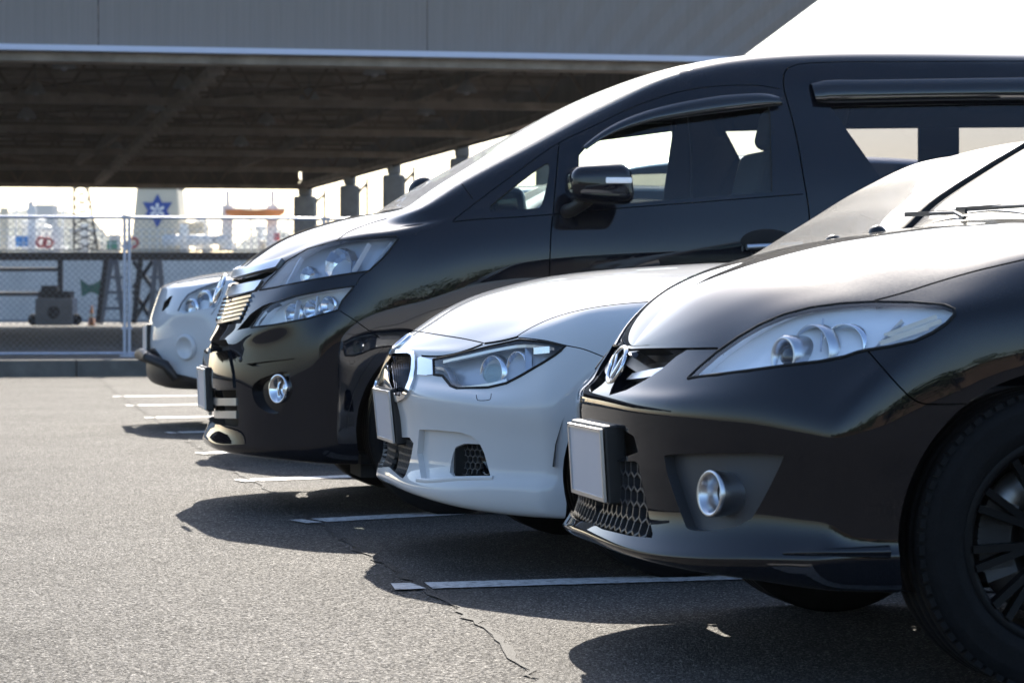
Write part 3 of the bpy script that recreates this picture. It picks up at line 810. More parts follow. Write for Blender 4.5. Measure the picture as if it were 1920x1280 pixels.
# ================================================================== things on the quay
def P_(px, py, d): return at_depth(px, py, d)
def rel(mb, o): mb.v = [tuple(Vector(v) - o) for v in mb.v]; return mb
D = 88.0
wk = P_(200, 480, D); wk.z = QZ
w_ = empty('loading_walkway', wk, 0, 'dark raised walkway on trestles in front of the white ship', 'walkway')
def wpart(mb, nm, mt): return rel(mb, wk).build(nm, mt, w_)
for i in range(14):
    a = -130 + i * 50; mb = MB(); p, q_ = P_(a, 480, D), P_(a + 49, 480, D); mb.bar(p + Vector((0, .6, 0)), q_ + Vector((0, .6, 0)), 1.2, .26); wpart(mb, 'walkway_section', M['wood_dark'])
mb = MB(); mb.bar(P_(-130, 469, D), P_(570, 469, D), .06, .05); wpart(mb, 'walkway_edge', M['ship_grey'])
for (xa, xb, xc, xd, yt, mt) in ((193, 205, 178, 190, 487, 'dark_steel'), (212, 222, 226, 238, 487, 'steel_blue'), (204, 214, 184, 194, 487, 'steel_blue'), (257, 270, 245, 258, 487, 'dark_steel'), (296, 303, 304, 314, 487, 'steel_blue'), (288, 297, 278, 286, 487, 'steel_blue'), (108, 118, 104, 122, 487, 'dark_steel')):
    mb = MB(); f = 606
    if xd - xc > 16: f = 548
    for off in (0, .9):
        a, b = P_((xa + xb) / 2, yt, D + off), P_((xc + xd) / 2, f, D + off); b.z = max(b.z, QZ); mb.bar(a, b, (xb - xa) * D / F_PX, .16)
    mb.bar(P_((xa + xc) / 2, 560, D), P_((xa + xc) / 2, 560, D + .9), .1); wpart(mb, 'trestle_leg', M[mt])
for y in (520, 548, 578):
    for xa, xb in ((190, 232), (280, 308)): mb = MB(); mb.bar(P_(xa, y, D), P_(xb, y, D), .09); wpart(mb, 'trestle_rung', M['steel_blue'])
for y0, y1 in ((490, 540), (545, 603)):
    for s in (0, 1): mb = MB(); mb.bar(P_(250 + 36 * s, y0, D + .45), P_(286 - 36 * s, y1, D + .45), .13); wpart(mb, 'trestle_brace', M['dark_steel'])
o = P_(100, 575, 84); o.z = QZ; t = empty('machine_box', o, 0, 'blue grey machine box with a round dark opening on the quay', 'machine')
mb = MB(); c_ = P_(101, 578, 84); wd = 70 * 84 / F_PX; mb.box((c_.x, 84 + .5, QZ + .42), (wd, 1.0, .84)); rel(mb, o).build('box', M['steel_blue'], t)
mb = MB(); mb.lathe([(0, .03), (.18, .03), (.20, 0)], (c_.x, 84 - .0, QZ + .40), (0, -1, 0), n=20); rel(mb, o).build('round_opening', M['dark_steel'], t)
mb = MB(); mb.box((c_.x, 84.5, QZ + .96), (wd * .85, .8, .22)); mb.box((c_.x - .2, 84.5, QZ + 1.15), (.5, .5, .2)); rel(mb, o).build('engine_cover', M['dark_steel'], t)
for s in (-1, 1): mb = MB(); mb.lathe([(0, -.08), (.16, -.08), (.18, 0), (.16, .08), (0, .08)], (c_.x + s * wd * .58, 84.2, QZ + .18), (0, 1, 0), n=16); rel(mb, o).build('wheel', M['rubber'], t)
for (x0, x1, y, lab) in ((-120, 112, 505, 'upper dark pipe crossing before the white hull'), (-120, 72, 551, 'lower dark pipe crossing before the white hull')):
    a, b = P_(x0, y, 91), P_(x1, y, 91); mb = MB(); mb.tube([a, b, Vector((b.x, b.y, QZ))], .075, 8); pp = mb.build('quay_pipe', M['dark_steel']); tag(pp, lab, 'pipe', 'dark pipes on the quay')
o = P_(172, 600, 82); o.z = QZ; cn = empty('traffic_cone', o, 0, 'small orange traffic cone standing on the quay', 'traffic cone')
mb = MB(); mb.lathe([(.15, 0), (.15, .03), (.11, .04), (.03, .62), (0, .62)], (0, 0, 0), (0, 0, 1), n=20); mb.build('cone_body', M['orange'], cn)
mb = MB(); mb.lathe([(.083, .25), (.060, .40)], (0, 0, 0), (0, 0, 1), n=20); mb.build('cone_band', M['ship_white'], cn)
mb = MB(); V = []
pts = [(150, 520), (168, 530), (190, 515), (190, 550), (170, 545), (152, 552)]
for i in range(7):
    for j in range(5):
        u, v = i / 6, j / 4; top = P_(150 + 40 * u, 522 + 12 * math.sin(PI * u), 92); bot = P_(152 + 38 * u, 552 + 4 * math.cos(6 * u), 92); p = top.lerp(bot, v); V.append(p + Vector((0, .12 * math.sin(7 * u + 2 * v), 0)))
mb.add(V, [(i * 5 + j, i * 5 + j + 1, i * 5 + j + 6, i * 5 + j + 5) for i in range(6) for j in range(4)], 0, True); tag(mb.build('green_tarpaulin', M['green']), 'green tarpaulin hung up beside the trestle on the quay', 'tarpaulin')

# ================================================================== ship
SD = 102.0
so = P_(300, 470, SD); so.z = -1.8
sh = empty('cargo_ship', so, 0, 'white ship moored at the quay with a cream funnel and blue star', 'ship')
def sp_(mb, nm, mt, par=None): return rel(mb, so).build(nm, mt, par or sh)
mb = MB(); xs = [P_(x, 480, SD).x for x in (-700, 900)]; zt = P_(0, 478, SD).z
n = 16; V = []
for i in range(n + 1):
    x = xs[0] + (xs[1] - xs[0]) * i / n
    for (dy, z) in ((1.1, -1.9), (.3, -.6), (0, zt - .25), (.02, zt), (9, zt), (9, -1.9)): V.append((x, SD + dy, z))
mb.add(V, [(i * 6 + j, i * 6 + (j + 1) % 6, i * 6 + 6 + (j + 1) % 6, i * 6 + 6 + j) for i in range(n) for j in range(6)]); sp_(mb, 'hull', M['ship_white'])
mb = MB(); mb.bar(Vector((xs[0], SD - .06, zt + .02)), Vector((xs[1], SD - .06, zt + .02)), .12, .09); sp_(mb, 'rubbing_strake', M['ship_grey'])
mb = MB(); mb.bar(Vector((xs[0], SD - .05, .12)), Vector((xs[1], SD - .05, .12)), .1, .3); sp_(mb, 'boot_stripe', M['ship_grey'])
for yv in (430, 443, 456): mb = MB(); a, b = P_(-60, yv, SD + .2), P_(640, yv, SD + .2); mb.bar(a, b, .028); sp_(mb, 'railing_bar', M['ship_white'])
for i in range(48):
    x = -60 + i * 14.8; mb = MB(); a, b = P_(x, 429, SD + .2), P_(x, 474, SD + .2); mb.bar(a, b, .03); sp_(mb, 'railing_post', M['ship_white'])
# funnel with its emblem
fn = bpy.data.objects.new('funnel', None); COL.objects.link(fn); fn.parent = sh
F_ = 104.0; V = []
for (py, xa, xb, dd) in ((478, 244, 342, 0), (352, 254, 331, .25), (352, 254, 331, 2.3), (478, 244, 342, 2.6)):
    a, b = P_(xa, py, F_), P_(xb, py, F_); V += [a + Vector((0, dd, 0)), b + Vector((0, dd, 0))]
for k in (4, 5, 6, 7): V[k].z = V[2].z if k in (4, 5) else V[0].z
V[4].x, V[5].x, V[6].x, V[7].x = V[2].x, V[3].x, V[0].x, V[1].x
mb = MB(); mb.add(V, [(0, 1, 3, 2), (2, 3, 5, 4), (4, 5, 7, 6), (0, 2, 4, 6), (1, 7, 5, 3)]); ob = sp_(mb, 'funnel_casing', M['ship_cream'], fn); bv = ob.modifiers.new('round', 'BEVEL'); bv.width = .08; bv.segments = 3
mb = MB(); c_ = (V[2] + V[3] + V[4] + V[5]) / 4; mb.box(c_ + Vector((0, 0, .25)), (V[3].x - V[2].x + .1, 2.2, .5)); sp_(mb, 'funnel_cap', M['dark_steel'], fn)
up_ = Vector((0, .25, 126 * F_ / F_PX)).normalized(); ctr = P_(294, 395, F_) ; ctr.y = F_ + .25 * (478 - 395) / 126 - .004
R1 = 32 * F_ / F_PX; poly = [((R1 if i % 2 == 0 else R1 * .56) * math.sin(i * PI / 6), (R1 if i % 2 == 0 else R1 * .56) * math.cos(i * PI / 6)) for i in range(12)]
mb = MB(); mb.prism(poly, ctr, (1, 0, 0), up_, .02); mb.v = [(x, y - .004, z) for x, y, z in mb.v]; sp_(mb, 'blue_star', M['blue'], fn)
for i in range(6):
    a = i * PI / 3; d0 = Vector((math.sin(a), 0, 0)) + up_ * math.cos(a); s0 = Vector((math.cos(a), 0, 0)) - up_ * math.sin(a)
    pet = [(0.02, 0), (.14, .055), (.27, .06), (.31, 0), (.27, -.06), (.14, -.055)]
    mb = MB(); mb.add([ctr + d0 * p * 1.0 + s0 * q + Vector((0, -.035, 0)) for p, q in pet] + [ctr + d0 * p + s0 * q + Vector((0, -.015, 0)) for p, q in pet], [(0, 1, 2, 3, 4, 5)] + [(k, k + 6, (k + 1) % 6 + 6, (k + 1) % 6) for k in range(6)]); sp_(mb, 'white_petal', M['ship_white'], fn)
# lattice mast, boat davits, lifeboat, deck gear
mb = MB(); a, b, c2, d2 = P_(138, 340, SD), P_(139, 470, SD), P_(163, 340, SD), P_(183, 470, SD)
mb.bar(a, b, .07); mb.bar(c2, d2, .07)
K = 8
for i in range(K):
    p, q_, r_, s_ = a.lerp(b, i / K), c2.lerp(d2, i / K), a.lerp(b, (i + 1) / K), c2.lerp(d2, (i + 1) / K); mb.bar(p, s_, .05); mb.bar(q_, r_, .05)
sp_(mb, 'lattice_mast', M['wood_dark'])
for x in (426, 510):
    mb = MB(); mb.bar(P_(x, 470, SD + 2), P_(x + 1, 385, SD + 2), .42, .4); mb.bar(P_(x + 1, 386, SD + 2), P_(x + 1, 358, SD + 2), .13); mb.bar(P_(x - 10, 400, SD + 2), P_(x + 12, 400, SD + 2), .12); mb.bar(P_(x - 14, 412, SD + 2), P_(x + 3, 388, SD + 2), .1)
    sp_(mb, 'boat_davit', M['ship_white'])
lo = P_(478, 400, SD + 1.2); lb = empty('lifeboat', lo, 0, 'orange lifeboat hanging between white davits on the ship', 'lifeboat')
mb = MB(); V = []; n = 14
for i in range(n + 1):
    t = i / n; x = (t - .5) * 2.3; w = .45 * (1 - abs(2 * t - 1) ** 3) + .02; k = -.26 * (1 - abs(2 * t - 1) ** 4)
    rise = .10 * abs(2 * t - 1) ** 2
    for (y, z) in ((-w, .12 + rise), (-w * .8, k * .5 + rise * .5), (0, k), (w * .8, k * .5 + rise * .5), (w, .12 + rise)): V.append((x, y, z))
mb.add(V, [(i * 5 + j, i * 5 + j + 1, i * 5 + j + 6, i * 5 + j + 5) for i in range(n) for j in range(4)] + [(i * 5, i * 5 + 5, i * 5 + 9, i * 5 + 4) for i in range(n)], 0, False); mb.build('boat_hull', M['orange'], lb)
mb = MB(); mb.bar((-1.15, -.47, .16), (1.15, -.47, .16), .05); mb.build('gunwale', M['ship_white'], lb)
for s in (-.8, .8): mb = MB(); mb.bar((s, 0, .1), (s, .0, .5), .03); mb.build('fall_rope', M['ship_grey'], lb)
def drum(px, py, w, h, mt, nm, lab, cat, horiz=False, d=SD + 1.0):
    c_ = P_(px, py, d); r = w * d / F_PX / 2; hh = h * d / F_PX; mb = MB()
    if horiz: mb.lathe([(0, -hh / 2), (r * .8, -hh / 2), (r, -hh * .42), (r, hh * .42), (r * .8, hh / 2), (0, hh / 2)], c_, (1, 0, 0), n=20)
    else: mb.lathe([(0, -hh / 2), (r * .9, -hh / 2), (r, -hh * .44), (r, hh * .44), (r * .9, hh / 2), (0, hh / 2)], c_, (0, 0, 1), n=20)
    o = mb.build(nm, mt); tag(o, lab, cat); return o
drum(41, 452, 23, 20, M['bright_blue'], 'blue_drum', 'bright blue drum on the ship deck behind the railing', 'drum')
drum(211, 459, 22, 16, M['green'], 'green_cover', 'small green covered drum on the ship deck', 'drum')
for i, x in enumerate((322, 368)): drum(x, 450, 20, 34, M['ship_white'], 'liferaft_canister', ('white liferaft canister on the ship nearest the cream funnel', 'white liferaft canister right of the other one on the ship')[i], 'liferaft', True)['group'] = 'white liferaft canisters'
for i, x in enumerate((395, 412)): drum(x, 450, 18, 28, M['ship_white'], 'liferaft_canister', ('white liferaft canister left of the boat davit', 'white liferaft canister touching the boat davit')[i], 'liferaft', True)['group'] = 'white liferaft canisters'
drum(519, 444, 11, 14, M['red'], 'red_box', 'small red box on the ship deck below the lifeboat', 'box')
for i, (x, y) in enumerate(((77, 454), (90, 455), (250, 455))):
    c_ = P_(x, y, SD + .1); mb = MB(); r = .17
    mb.tube([c_ + Vector((r * math.cos(t), 0, r * math.sin(t))) for t in np.linspace(0, 2 * PI, 21)], .055, 8, cap=False); o = mb.build('lifebuoy', M['red']); tag(o, ('red lifebuoy on the rail right of the blue drum', 'second red lifebuoy on the rail beside the first', 'red lifebuoy on the rail below the cream funnel')[i], 'lifebuoy', 'red lifebuoys on the rail')
for i, (x, y0, w) in enumerate(((108, 425, 11), (160, 420, 26), (388, 454, 10), (8, 390, 6), (60, 385, 9), (345, 420, 8))):
    mb = MB(); a, b = P_(x, y0, SD + 1.5), P_(x, 474, SD + 1.5); mb.bar(a, b, w * SD / F_PX, .3); mb.bar(P_(x - w, y0 + 12, SD + 1.5), P_(x + w, y0 + 12, SD + 1.5), .12)
    sp_(mb, 'deck_post', M['ship_white'] if i != 3 else M['ship_cream'])
mb = MB(); mb.box(P_(365, 440, SD + 4), (.9, 2, .9)); sp_(mb, 'deck_house', M['ship_cream'])

rr4 = random.Random(21)
for i in range(26):                                        # winches, vents and lockers crowding the deck
    x = rr4.uniform(-20, 560); hgt = rr4.uniform(8, 30); w = rr4.uniform(6, 20); d = SD + rr4.uniform(1, 7)
    mb = MB(); c_ = P_(x, 470 - hgt / 2, d); mb.box(c_, (w * d / F_PX, .6, hgt * d / F_PX))
    if i % 3 == 0: mb.lathe([(0, 0), (.16, 0), (.16, .5), (.24, .6), (.24, .75), (0, .8)], (c_.x, d, c_.z + hgt * d / F_PX / 2), (0, 0, 1), n=12)
    ob = sp_(mb, 'deck_gear', M[('ship_white', 'ship_white', 'ship_grey', 'ship_cream')[i % 4]]); bv = ob.modifiers.new('round', 'BEVEL'); bv.width = .03; bv.segments = 2
for x, y in ((30, 385), (118, 372), (232, 388), (385, 400), (470, 366), (540, 378)):
    mb = MB(); mb.bar(P_(x, 470, SD + 3), P_(x, y, SD + 3), .07); mb.bar(P_(x - 9, y + 16, SD + 3), P_(x + 9, y + 16, SD + 3), .05); sp_(mb, 'signal_mast', M['ship_white'])
for (xa, ya, xb, yb) in ((30, 385, 118, 372), (118, 372, 232, 388), (385, 400, 470, 366), (470, 366, 540, 378)):
    mb = MB(); mb.bar(P_(xa, ya, SD + 3), P_(xb, yb, SD + 3), .03); sp_(mb, 'stay_cable', M['ship_grey'])
# ================================================================== far shore
def hill(pts, d, nm):
    rr = random.Random(5); mb = MB(); V = []; n = len(pts)
    P = curve2(pts, 6); n = len(P)
    for x, y in P:
        t = at_depth(x, y, d); t.z += rr.uniform(-1, 1) * d * .0012
        for k in range(5):
            f = k / 4; V.append((t.x, d + (f - .5) * d * .2 * 1.0 - d * .1 * 0, -1.9 + (t.z + 1.9) * math.sin(PI * min(1, .08 + f * .5)) ** .8))
    mb.add(V, [(i * 5 + j, i * 5 + j + 1, i * 5 + j + 6, i * 5 + j + 5) for i in range(n - 1) for j in range(4)], 0, False); tag(mb.build(nm, M['hill']), kind='structure')
hill([(-260, 420), (-160, 392), (-60, 388), (0, 386), (30, 381), (60, 384), (85, 392), (105, 402), (130, 425), (160, 470), (190, 560)], 900, 'wooded_hill')
hill([(430, 560), (450, 440), (470, 428), (490, 424), (510, 428), (540, 440), (580, 452), (660, 470), (760, 500)], 1300, 'wooded_hill')
for (x, y0, w, hgt, nm, lab) in ((58, 378, 11, 60, 'chimney', 'slim grey chimney standing before the wooded hill'), (84, 384, 34, 40, 'apartment_block', 'pale apartment block on the wooded hill')):
    d = 780; t = at_depth(x, y0, d); e = empty('far_' + nm, (t.x, d, 0), 0, lab, nm.replace('_', ' ')); mb = MB(); ww = w * d / F_PX
    if nm == 'chimney': mb.lathe([(ww * .6, -2), (ww * .42, t.z), (ww * .36, t.z)], (0, 0, 0), (0, 0, 1), n=14)
    else: mb.box((0, 3, t.z / 2), (ww, 8, t.z))
    mb.build('wall', M['far_wall'], e)

# ================================================================== trees and a warehouse across the car park (seen in the paintwork)
leafm = None
def make_crown(seed):
    rr = random.Random(seed); V = []; Fc = []
    lumps = [(rr.gauss(0, 1.0), rr.gauss(0, .8), 2.9 + rr.gauss(0, 1.0), rr.uniform(.8, 1.4)) for _ in range(14)]
    for (x, y, z, r) in lumps:
        for _ in range(170):
            a = Vector((rr.gauss(0, 1), rr.gauss(0, 1), rr.gauss(0, 1))).normalized() * r * rr.uniform(.55, 1.0); p = Vector((x, y, z)) + a
            q = Vector((rr.gauss(0, 1), rr.gauss(0, 1), rr.gauss(0, 1))).normalized(); t = q.orthogonal().normalized(); s = rr.uniform(.08, .16); u = q.cross(t)
            b = len(V); V += [p - t * s, p + u * s * .5, p + t * s, p - u * s * .5]; Fc.append((b, b + 1, b + 2, b + 3))
    me = bpy.data.meshes.new('crown'); me.from_pydata([tuple(v) for v in V], [], Fc); me.materials.append(M['leaf']); return me
crowns = [make_crown(s) for s in (1, 2, 3)]
tm = MB(); tm.tube([(0, 0, -.05), (.04, .02, 1.2), (-.05, 0, 2.4), (.1, .05, 3.8)], [.20, .15, .12, .05], 9); tm.tube([(-.05, 0, 2.2), (-.8, .2, 3.3)], [.08, .03], 7); tm.tube([(0, 0, 2.0), (.8, -.3, 3.2)], [.08, .03], 7)
trunk0 = None
for i in range(22):
    x, y, s = -62 + i * 5.9 + rr.uniform(-1, 1), -46 + rr.uniform(-2, 2), rr.uniform(1.0, 1.35)
    t = empty('street_tree', (x, y, 0), i * 1.3, 'leafy green tree in the row across the car park, mirrored in the paintwork', 'tree', 'trees across the car park'); t.scale = (s * 1.35, s * 1.2, s)
    if trunk0 is None: trunk0 = tm.build('trunk', M['bark'], t); o = trunk0
    else: o = trunk0.copy(); COL.objects.link(o); o.parent = t
    c_ = bpy.data.objects.new('crown', crowns[i % 3]); COL.objects.link(c_); c_.parent = t
wh = empty('warehouse', (0, -64, 0), 0, 'long low brown warehouse across the car park, mirrored in the paintwork', 'warehouse')
mb = MB(); mb.box((0, 0, 2.2), (120, 8, 4.4)); mb.build('wall', M['wall_brown'], wh)
mb = MB(); mb.box((0, 0, 4.5), (121, 9, .2)); mb.build('roof', M['ship_grey'], wh)
for i in range(20): mb = MB(); mb.box((-57 + i * 6, 4.0, 2.3), (2.6, .1, 1.4)); mb.build('window', M['window_dark'], wh)
# ================================================================== black people carrier in front
RZ = math.atan2(1000.0, 5000.0)
def circ(cx, cz, r, a0=0, a1=360, n=48): return [(cx + r * math.cos(math.radians(a0 + (a1 - a0) * i / n)), cz + r * math.sin(math.radians(a0 + (a1 - a0) * i / n))) for i in range(n + (0 if a1 - a0 == 360 else 1))]
def arch_poly(cx, cz, r, low=-0.2, n=40):
    """wheel opening: half circle that runs straight down"""
    a = [(cx + r * math.cos(t), cz + r * math.sin(t)) for t in np.linspace(PI * 1.08, -PI * .08, n)]
    return [(a[0][0], low)] + a + [(a[-1][0], low)]
def hexmesh(car, poly, size, depth, bar, thick, name, mat, parent=None, both=True, squash=1.0, sink=0.0):
    """honeycomb grille of real bars laid behind an opening (poly in photo pixels)"""
    pts = []
    P = [car.bvh.ray_cast(Vector(car.cam), Vector(car.ray(p)).normalized())[0] for p in poly]
    P = [p for p in P if p is not None]
    c0 = sum(P, Vector()) / len(P); n0 = car.normal(c0)
    a = Vector((0, 0, 1)).cross(n0).normalized(); u = n0.cross(a)
    L2 = [((p - c0).dot(a), (p - c0).dot(u)) for p in P]
    lo = np.min(L2, 0) - size; hi = np.max(L2, 0) + size
    mb = MB(); h = size / 2; w = h * math.sqrt(3) / 2 * squash
    ny = int((hi[1] - lo[1]) / (h * 1.5)) + 2; nx = int((hi[0] - lo[0]) / (2 * w)) + 2
    seen = set()
    for j in range(ny):
        for i in range(nx):
            cx = lo[0] + i * 2 * w + (w if j % 2 else 0); cy = lo[1] + j * h * 1.5
            hp = [(cx + w * math.copysign(1, math.sin(t)) * (abs(math.sin(t)) > 1e-6) , cy + h * math.cos(t)) if False else (cx + h * squash * math.sin(t), cy + h * math.cos(t)) for t in (0, PI / 3, 2 * PI / 3, PI, 4 * PI / 3, 5 * PI / 3)]
            for q in range(6):
                p1, p2 = hp[q], hp[(q + 1) % 6]; key = (round((p1[0] + p2[0]) * 2000), round((p1[1] + p2[1]) * 2000))
                if key in seen: continue
                seen.add(key)
                m2 = ((p1[0] + p2[0]) / 2, (p1[1] + p2[1]) / 2)
                if not inside(L2, m2): continue
                A = c0 + a * p1[0] + u * p1[1]; B = c0 + a * p2[0] + u * p2[1]
                A = car.bvh.find_nearest(A)[0]; B = car.bvh.find_nearest(B)[0]
                off = n0 * (-sink - depth / 2)
                mb.bar(A + off, B + off, bar, depth, up=n0)
    if both:
        m2 = MB(); m2.add([(p[0], -p[1], p[2]) for p in mb.v], [list(f)[::-1] for f in mb.f]); tag(m2.build(name, mat, parent or car.root), kind='stuff')
    return tag(mb.build(name, mat, parent or car.root), kind='stuff')
def plate(car, y, x, z, tilt, root, w=.33, h=.165, holder=.05, label=None):
    """number plate: pressed sheet with a raised rim in a dark holder"""
    rot = Matrix.Rotation(tilt, 3, 'Y')
    e = bpy.data.objects.new('number_plate', None); COL.objects.link(e); e.parent = root; e.location = (x, y, z); e.rotation_euler = (0, tilt, 0)
    m = MB(); m.box((0, 0, 0), (.004, w, h)); m.build('plate_sheet', M['plate_white'], e)
    r = MB()
    for s in (-1, 1):
        r.box((-.002, 0, s * (h / 2 - .003)), (.007, w + .012, .009)); r.box((-.002, s * (w / 2 + .002), 0), (.007, .009, h - .003))
    r.build('plate_rim', M['satin'], e)
    b = MB(); b.box((holder / 2 + .004, 0, 0), (holder, w + .022, h + .018)); o = b.build('plate_holder', M['plastic'], e)
    bv = o.modifiers.new('round', 'BEVEL'); bv.width = .006; bv.segments = 2
    return e
def ring_obj(car, px, R, prof, name, mat, axis=None, parent=None, off=0.0, both=True, n=40, m=0):
    h, nn, a, u = car.frame_at(px); ax = Vector(axis).normalized() if axis is not None else nn
    objs = []
    for s in ((1, -1) if both else (1,)):
        mb = MB(); o = h + ax * off
        mb.lathe([(r * R, d) for r, d in prof], (o.x, o.y * s, o.z), (ax.x, ax.y * s, ax.z), n=n)
        objs.append(mb.build(name, mat, parent or car.root))
    return objs

def build_people_carrier():
    PX0, PY0 = .136 + .022, 6.283 + .004
    root = empty('people_carrier', (PX0, PY0, 0), RZ, 'glossy black people carrier nearest in the row, with black multi-spoke wheel', 'car')
    c = Car((PX0, PY0), root, RZ)
    sx = [.62, .80, 1.0, 1.2, 1.6, 2.2, 3.2, 4.2]; rear = [(4.48, .86), (4.55, 0)]
    A, Pw = .36, 2.9
    R = lambda x0, w, zs, zsd: nose_row(x0, w, A, Pw, zs, sx, zsd, rear)
    rows = [R(.13, .80, [.24, .24, .24, .235, .23, .22, .22], [.21]),
            R(.030, .850, [.262, .258, .252, .244, .238, .232, .23], [.228]),
            R(.010, .868, [.282, .278, .272, .276, .285, .292, .297], [.300]),
            R(.040, .860, [.335, .330, .322, .330, .340, .336, .33], [.322]),
            R(.046, .868, [.470, .468, .465, .462, .46, .46, .46], [.46]),
            R(.044, .8725, [.585, .585, .583, .578, .572, .565, .56], [.57, .60, .62, .63])]
    r6 = [[.078, 0, .645], [.090, -.215, .645], [.128, -.41, .648], [.188, -.56, .662], [.285, -.69, .690], [.42, -.775, .725], [.52, -.815, .765],
          [.64, -.838, .80], [.81, -.855, .82], [1.0, -.866, .83], [1.2, -.868, .84], [1.6, -.87, .85], [2.2, -.872, .87], [3.2, -.872, .89], [4.2, -.86, .9], [4.48, -.74, .9], [4.57, 0, .9]]
    rows.append(r6)
    edge = [[.130, 0, .722], [.143, -.2, .722], [.172, -.375, .722], [.222, -.505, .728], [.305, -.6, .786], [.42, -.675, .814], [.52, -.715, .828],
            [.63, -.73, .862], [.81, -.745, .918], [1.0, -.765, .955], [1.2, -.80, .985], [1.6, -.815, .995], [2.2, -.82, 1.01], [3.2, -.82, 1.03], [4.2, -.80, 1.05], [4.46, -.68, 1.0], [4.55, 0, 1.0]]
    cen = [[.130, 0, .722], [.152, 0, .752], [.200, 0, .805], [.265, 0, .860], [.365, 0, .906], [.47, 0, .940], [.57, 0, .965],
           [.68, 0, .985], [.82, 0, 1.006], [.97, 0, 1.025], [1.24, 0, 1.17], [1.7, 0, 1.42], [2.2, 0, 1.58], [3.2, 0, 1.6], [4.2, 0, 1.53], [4.42, 0, 1.44], [4.5, 0, 1.40]]
    up = {9: [(1.0, -.725, .972), (1.01, -.672, .992), (.985, -.42, 1.014), (.972, -.2, 1.022)],
          10: [(1.19, -.78, 1.03), (1.17, -.74, 1.10), (1.21, -.45, 1.14), (1.23, -.2, 1.163)],
          11: [(1.6, -.77, 1.2), (1.62, -.64, 1.36), (1.67, -.42, 1.40), (1.69, -.2, 1.415)],
          12: [(2.2, -.75, 1.28), (2.2, -.62, 1.5), (2.2, -.42, 1.56), (2.2, -.2, 1.575)],
          13: [(3.2, -.75, 1.28), (3.2, -.62, 1.5), (3.2, -.42, 1.57), (3.2, -.2, 1.593)],
          14: [(4.2, -.73, 1.28), (4.2, -.60, 1.44), (4.2, -.42, 1.5), (4.2, -.2, 1.523)],
          15: [(4.45, -.62, 1.15), (4.44, -.56, 1.35), (4.43, -.4, 1.40), (4.42, -.2, 1.43)],
          16: [(4.54, 0, 1.1), (4.53, 0, 1.25), (4.52, 0, 1.33), (4.51, 0, 1.37)]}
    c.grid(add_upper(rows, edge, cen, up, crown=2.5), coarse_from=1.3, smooth=7, sharp_rows=(2,))
    ex = []
    # wheel openings
    AX, AZ, WR = .853, .324, .322
    low = lambda f: f.calc_center_median().y < -.45 and f.calc_center_median().z < .85
    c.cut(arch_poly(AX, AZ, .362), 1, 'side', only=low)
    c.cut(arch_poly(AX + 2.75, AZ, .362), 1, 'side', only=low)
    ex += [(v, f, None, 1) for v, f, n in c.pocket(1, .05, dirv=(0, 1, 0), floor=False)]
    # glass: windscreen and side windows
    c.tag_faces(lambda f: 9 <= f[c.lu] <= 11 and f[c.lv] >= 9, 2)
    c.tag_faces(lambda f: 11 <= f[c.lu] <= 13 and f[c.lv] in (7, 8), 3)
    for t, nm, mt in ((2, 'windscreen', 'screen'), (3, 'side_window', 'privacy')):
        for sd in (('both',) if t == 2 else ('near', 'far')): c.make(nm, [(v, f, n, 0) for v, f, n in c.skin(t)], M[mt], side=sd)
    # headlight
    hl = [(1290, 709), (1312, 688), (1345, 660), (1385, 632), (1425, 609), (1470, 590), (1520, 577), (1580, 569), (1640, 566), (1710, 567), (1770, 572), (1789, 580), (1790, 590), (1775, 606), (1748, 624), (1715, 639), (1670, 649), (1625, 656), (1607, 660), (1585, 668), (1540, 677), (1480, 684), (1400, 695)]
    c.cut(hl, 10)
    ex += [(v, f, None, 1) for v, f, n in c.pocket(10, .012, floor=False)]
    for sd in ('near', 'far'):
        h = bpy.data.objects.new('headlight', None); COL.objects.link(h); h.parent = root
        c.make('lamp_housing', [(v, f, None if i == 0 else n, 0) for i, (v, f, n) in enumerate(c.pocket(10, .042, dirv=(.80, .55, -.1), scale=.97))], M['lamp_inner'], h, sd)
        c.make('lens', [(v, f, n, 0) for v, f, n in c.skin(10, .001)], M['lens'], h, sd)
        s = 1 if sd == 'near' else -1
        def lampring(px, R, prof, nm, mt, off, ax=(-.93, -.36, .05)):
            hh, nn = c.hit(px); a_ = Vector(ax).normalized(); o = hh - nn * off
            mb = MB(); mb.lathe([(r * R, d) for r, d in prof], (o.x, o.y * s, o.z), (a_.x, a_.y * s, a_.z), n=40); return mb.build(nm, mt, h)
        lampring((1468, 648), .044, [(.62, -.03), (.70, .018), (.86, .026), (1.0, .022), (1.04, .0), (1.04, -.05)], 'projector_bezel', M['satin'], .040)
        hh, nn = c.hit((1465, 648)); o = hh - nn * .045; mb = MB(); a_ = Vector((-.93, -.36, .05)).normalized()
        mb.lathe([(.030 * math.cos(t), .020 * math.sin(t)) for t in np.linspace(0, PI / 2, 8)], (o.x, o.y * s, o.z), (a_.x, a_.y * s, a_.z), n=32); mb.build('projector_lens', M['gloss_black'], h)
        lampring((1505, 640), .060, [(.96, -.03), (1.0, .0), (1.06, .0), (1.08, -.03)], 'trim_ring', M['satin'], .045)
        lampring((1572, 628), .050, [(.15, -.045), (.5, -.04), (.85, -.018), (1.0, .006), (1.05, .006), (1.05, -.03)], 'main_reflector', M['reflector'], .045, (-.75, -.64, .05))
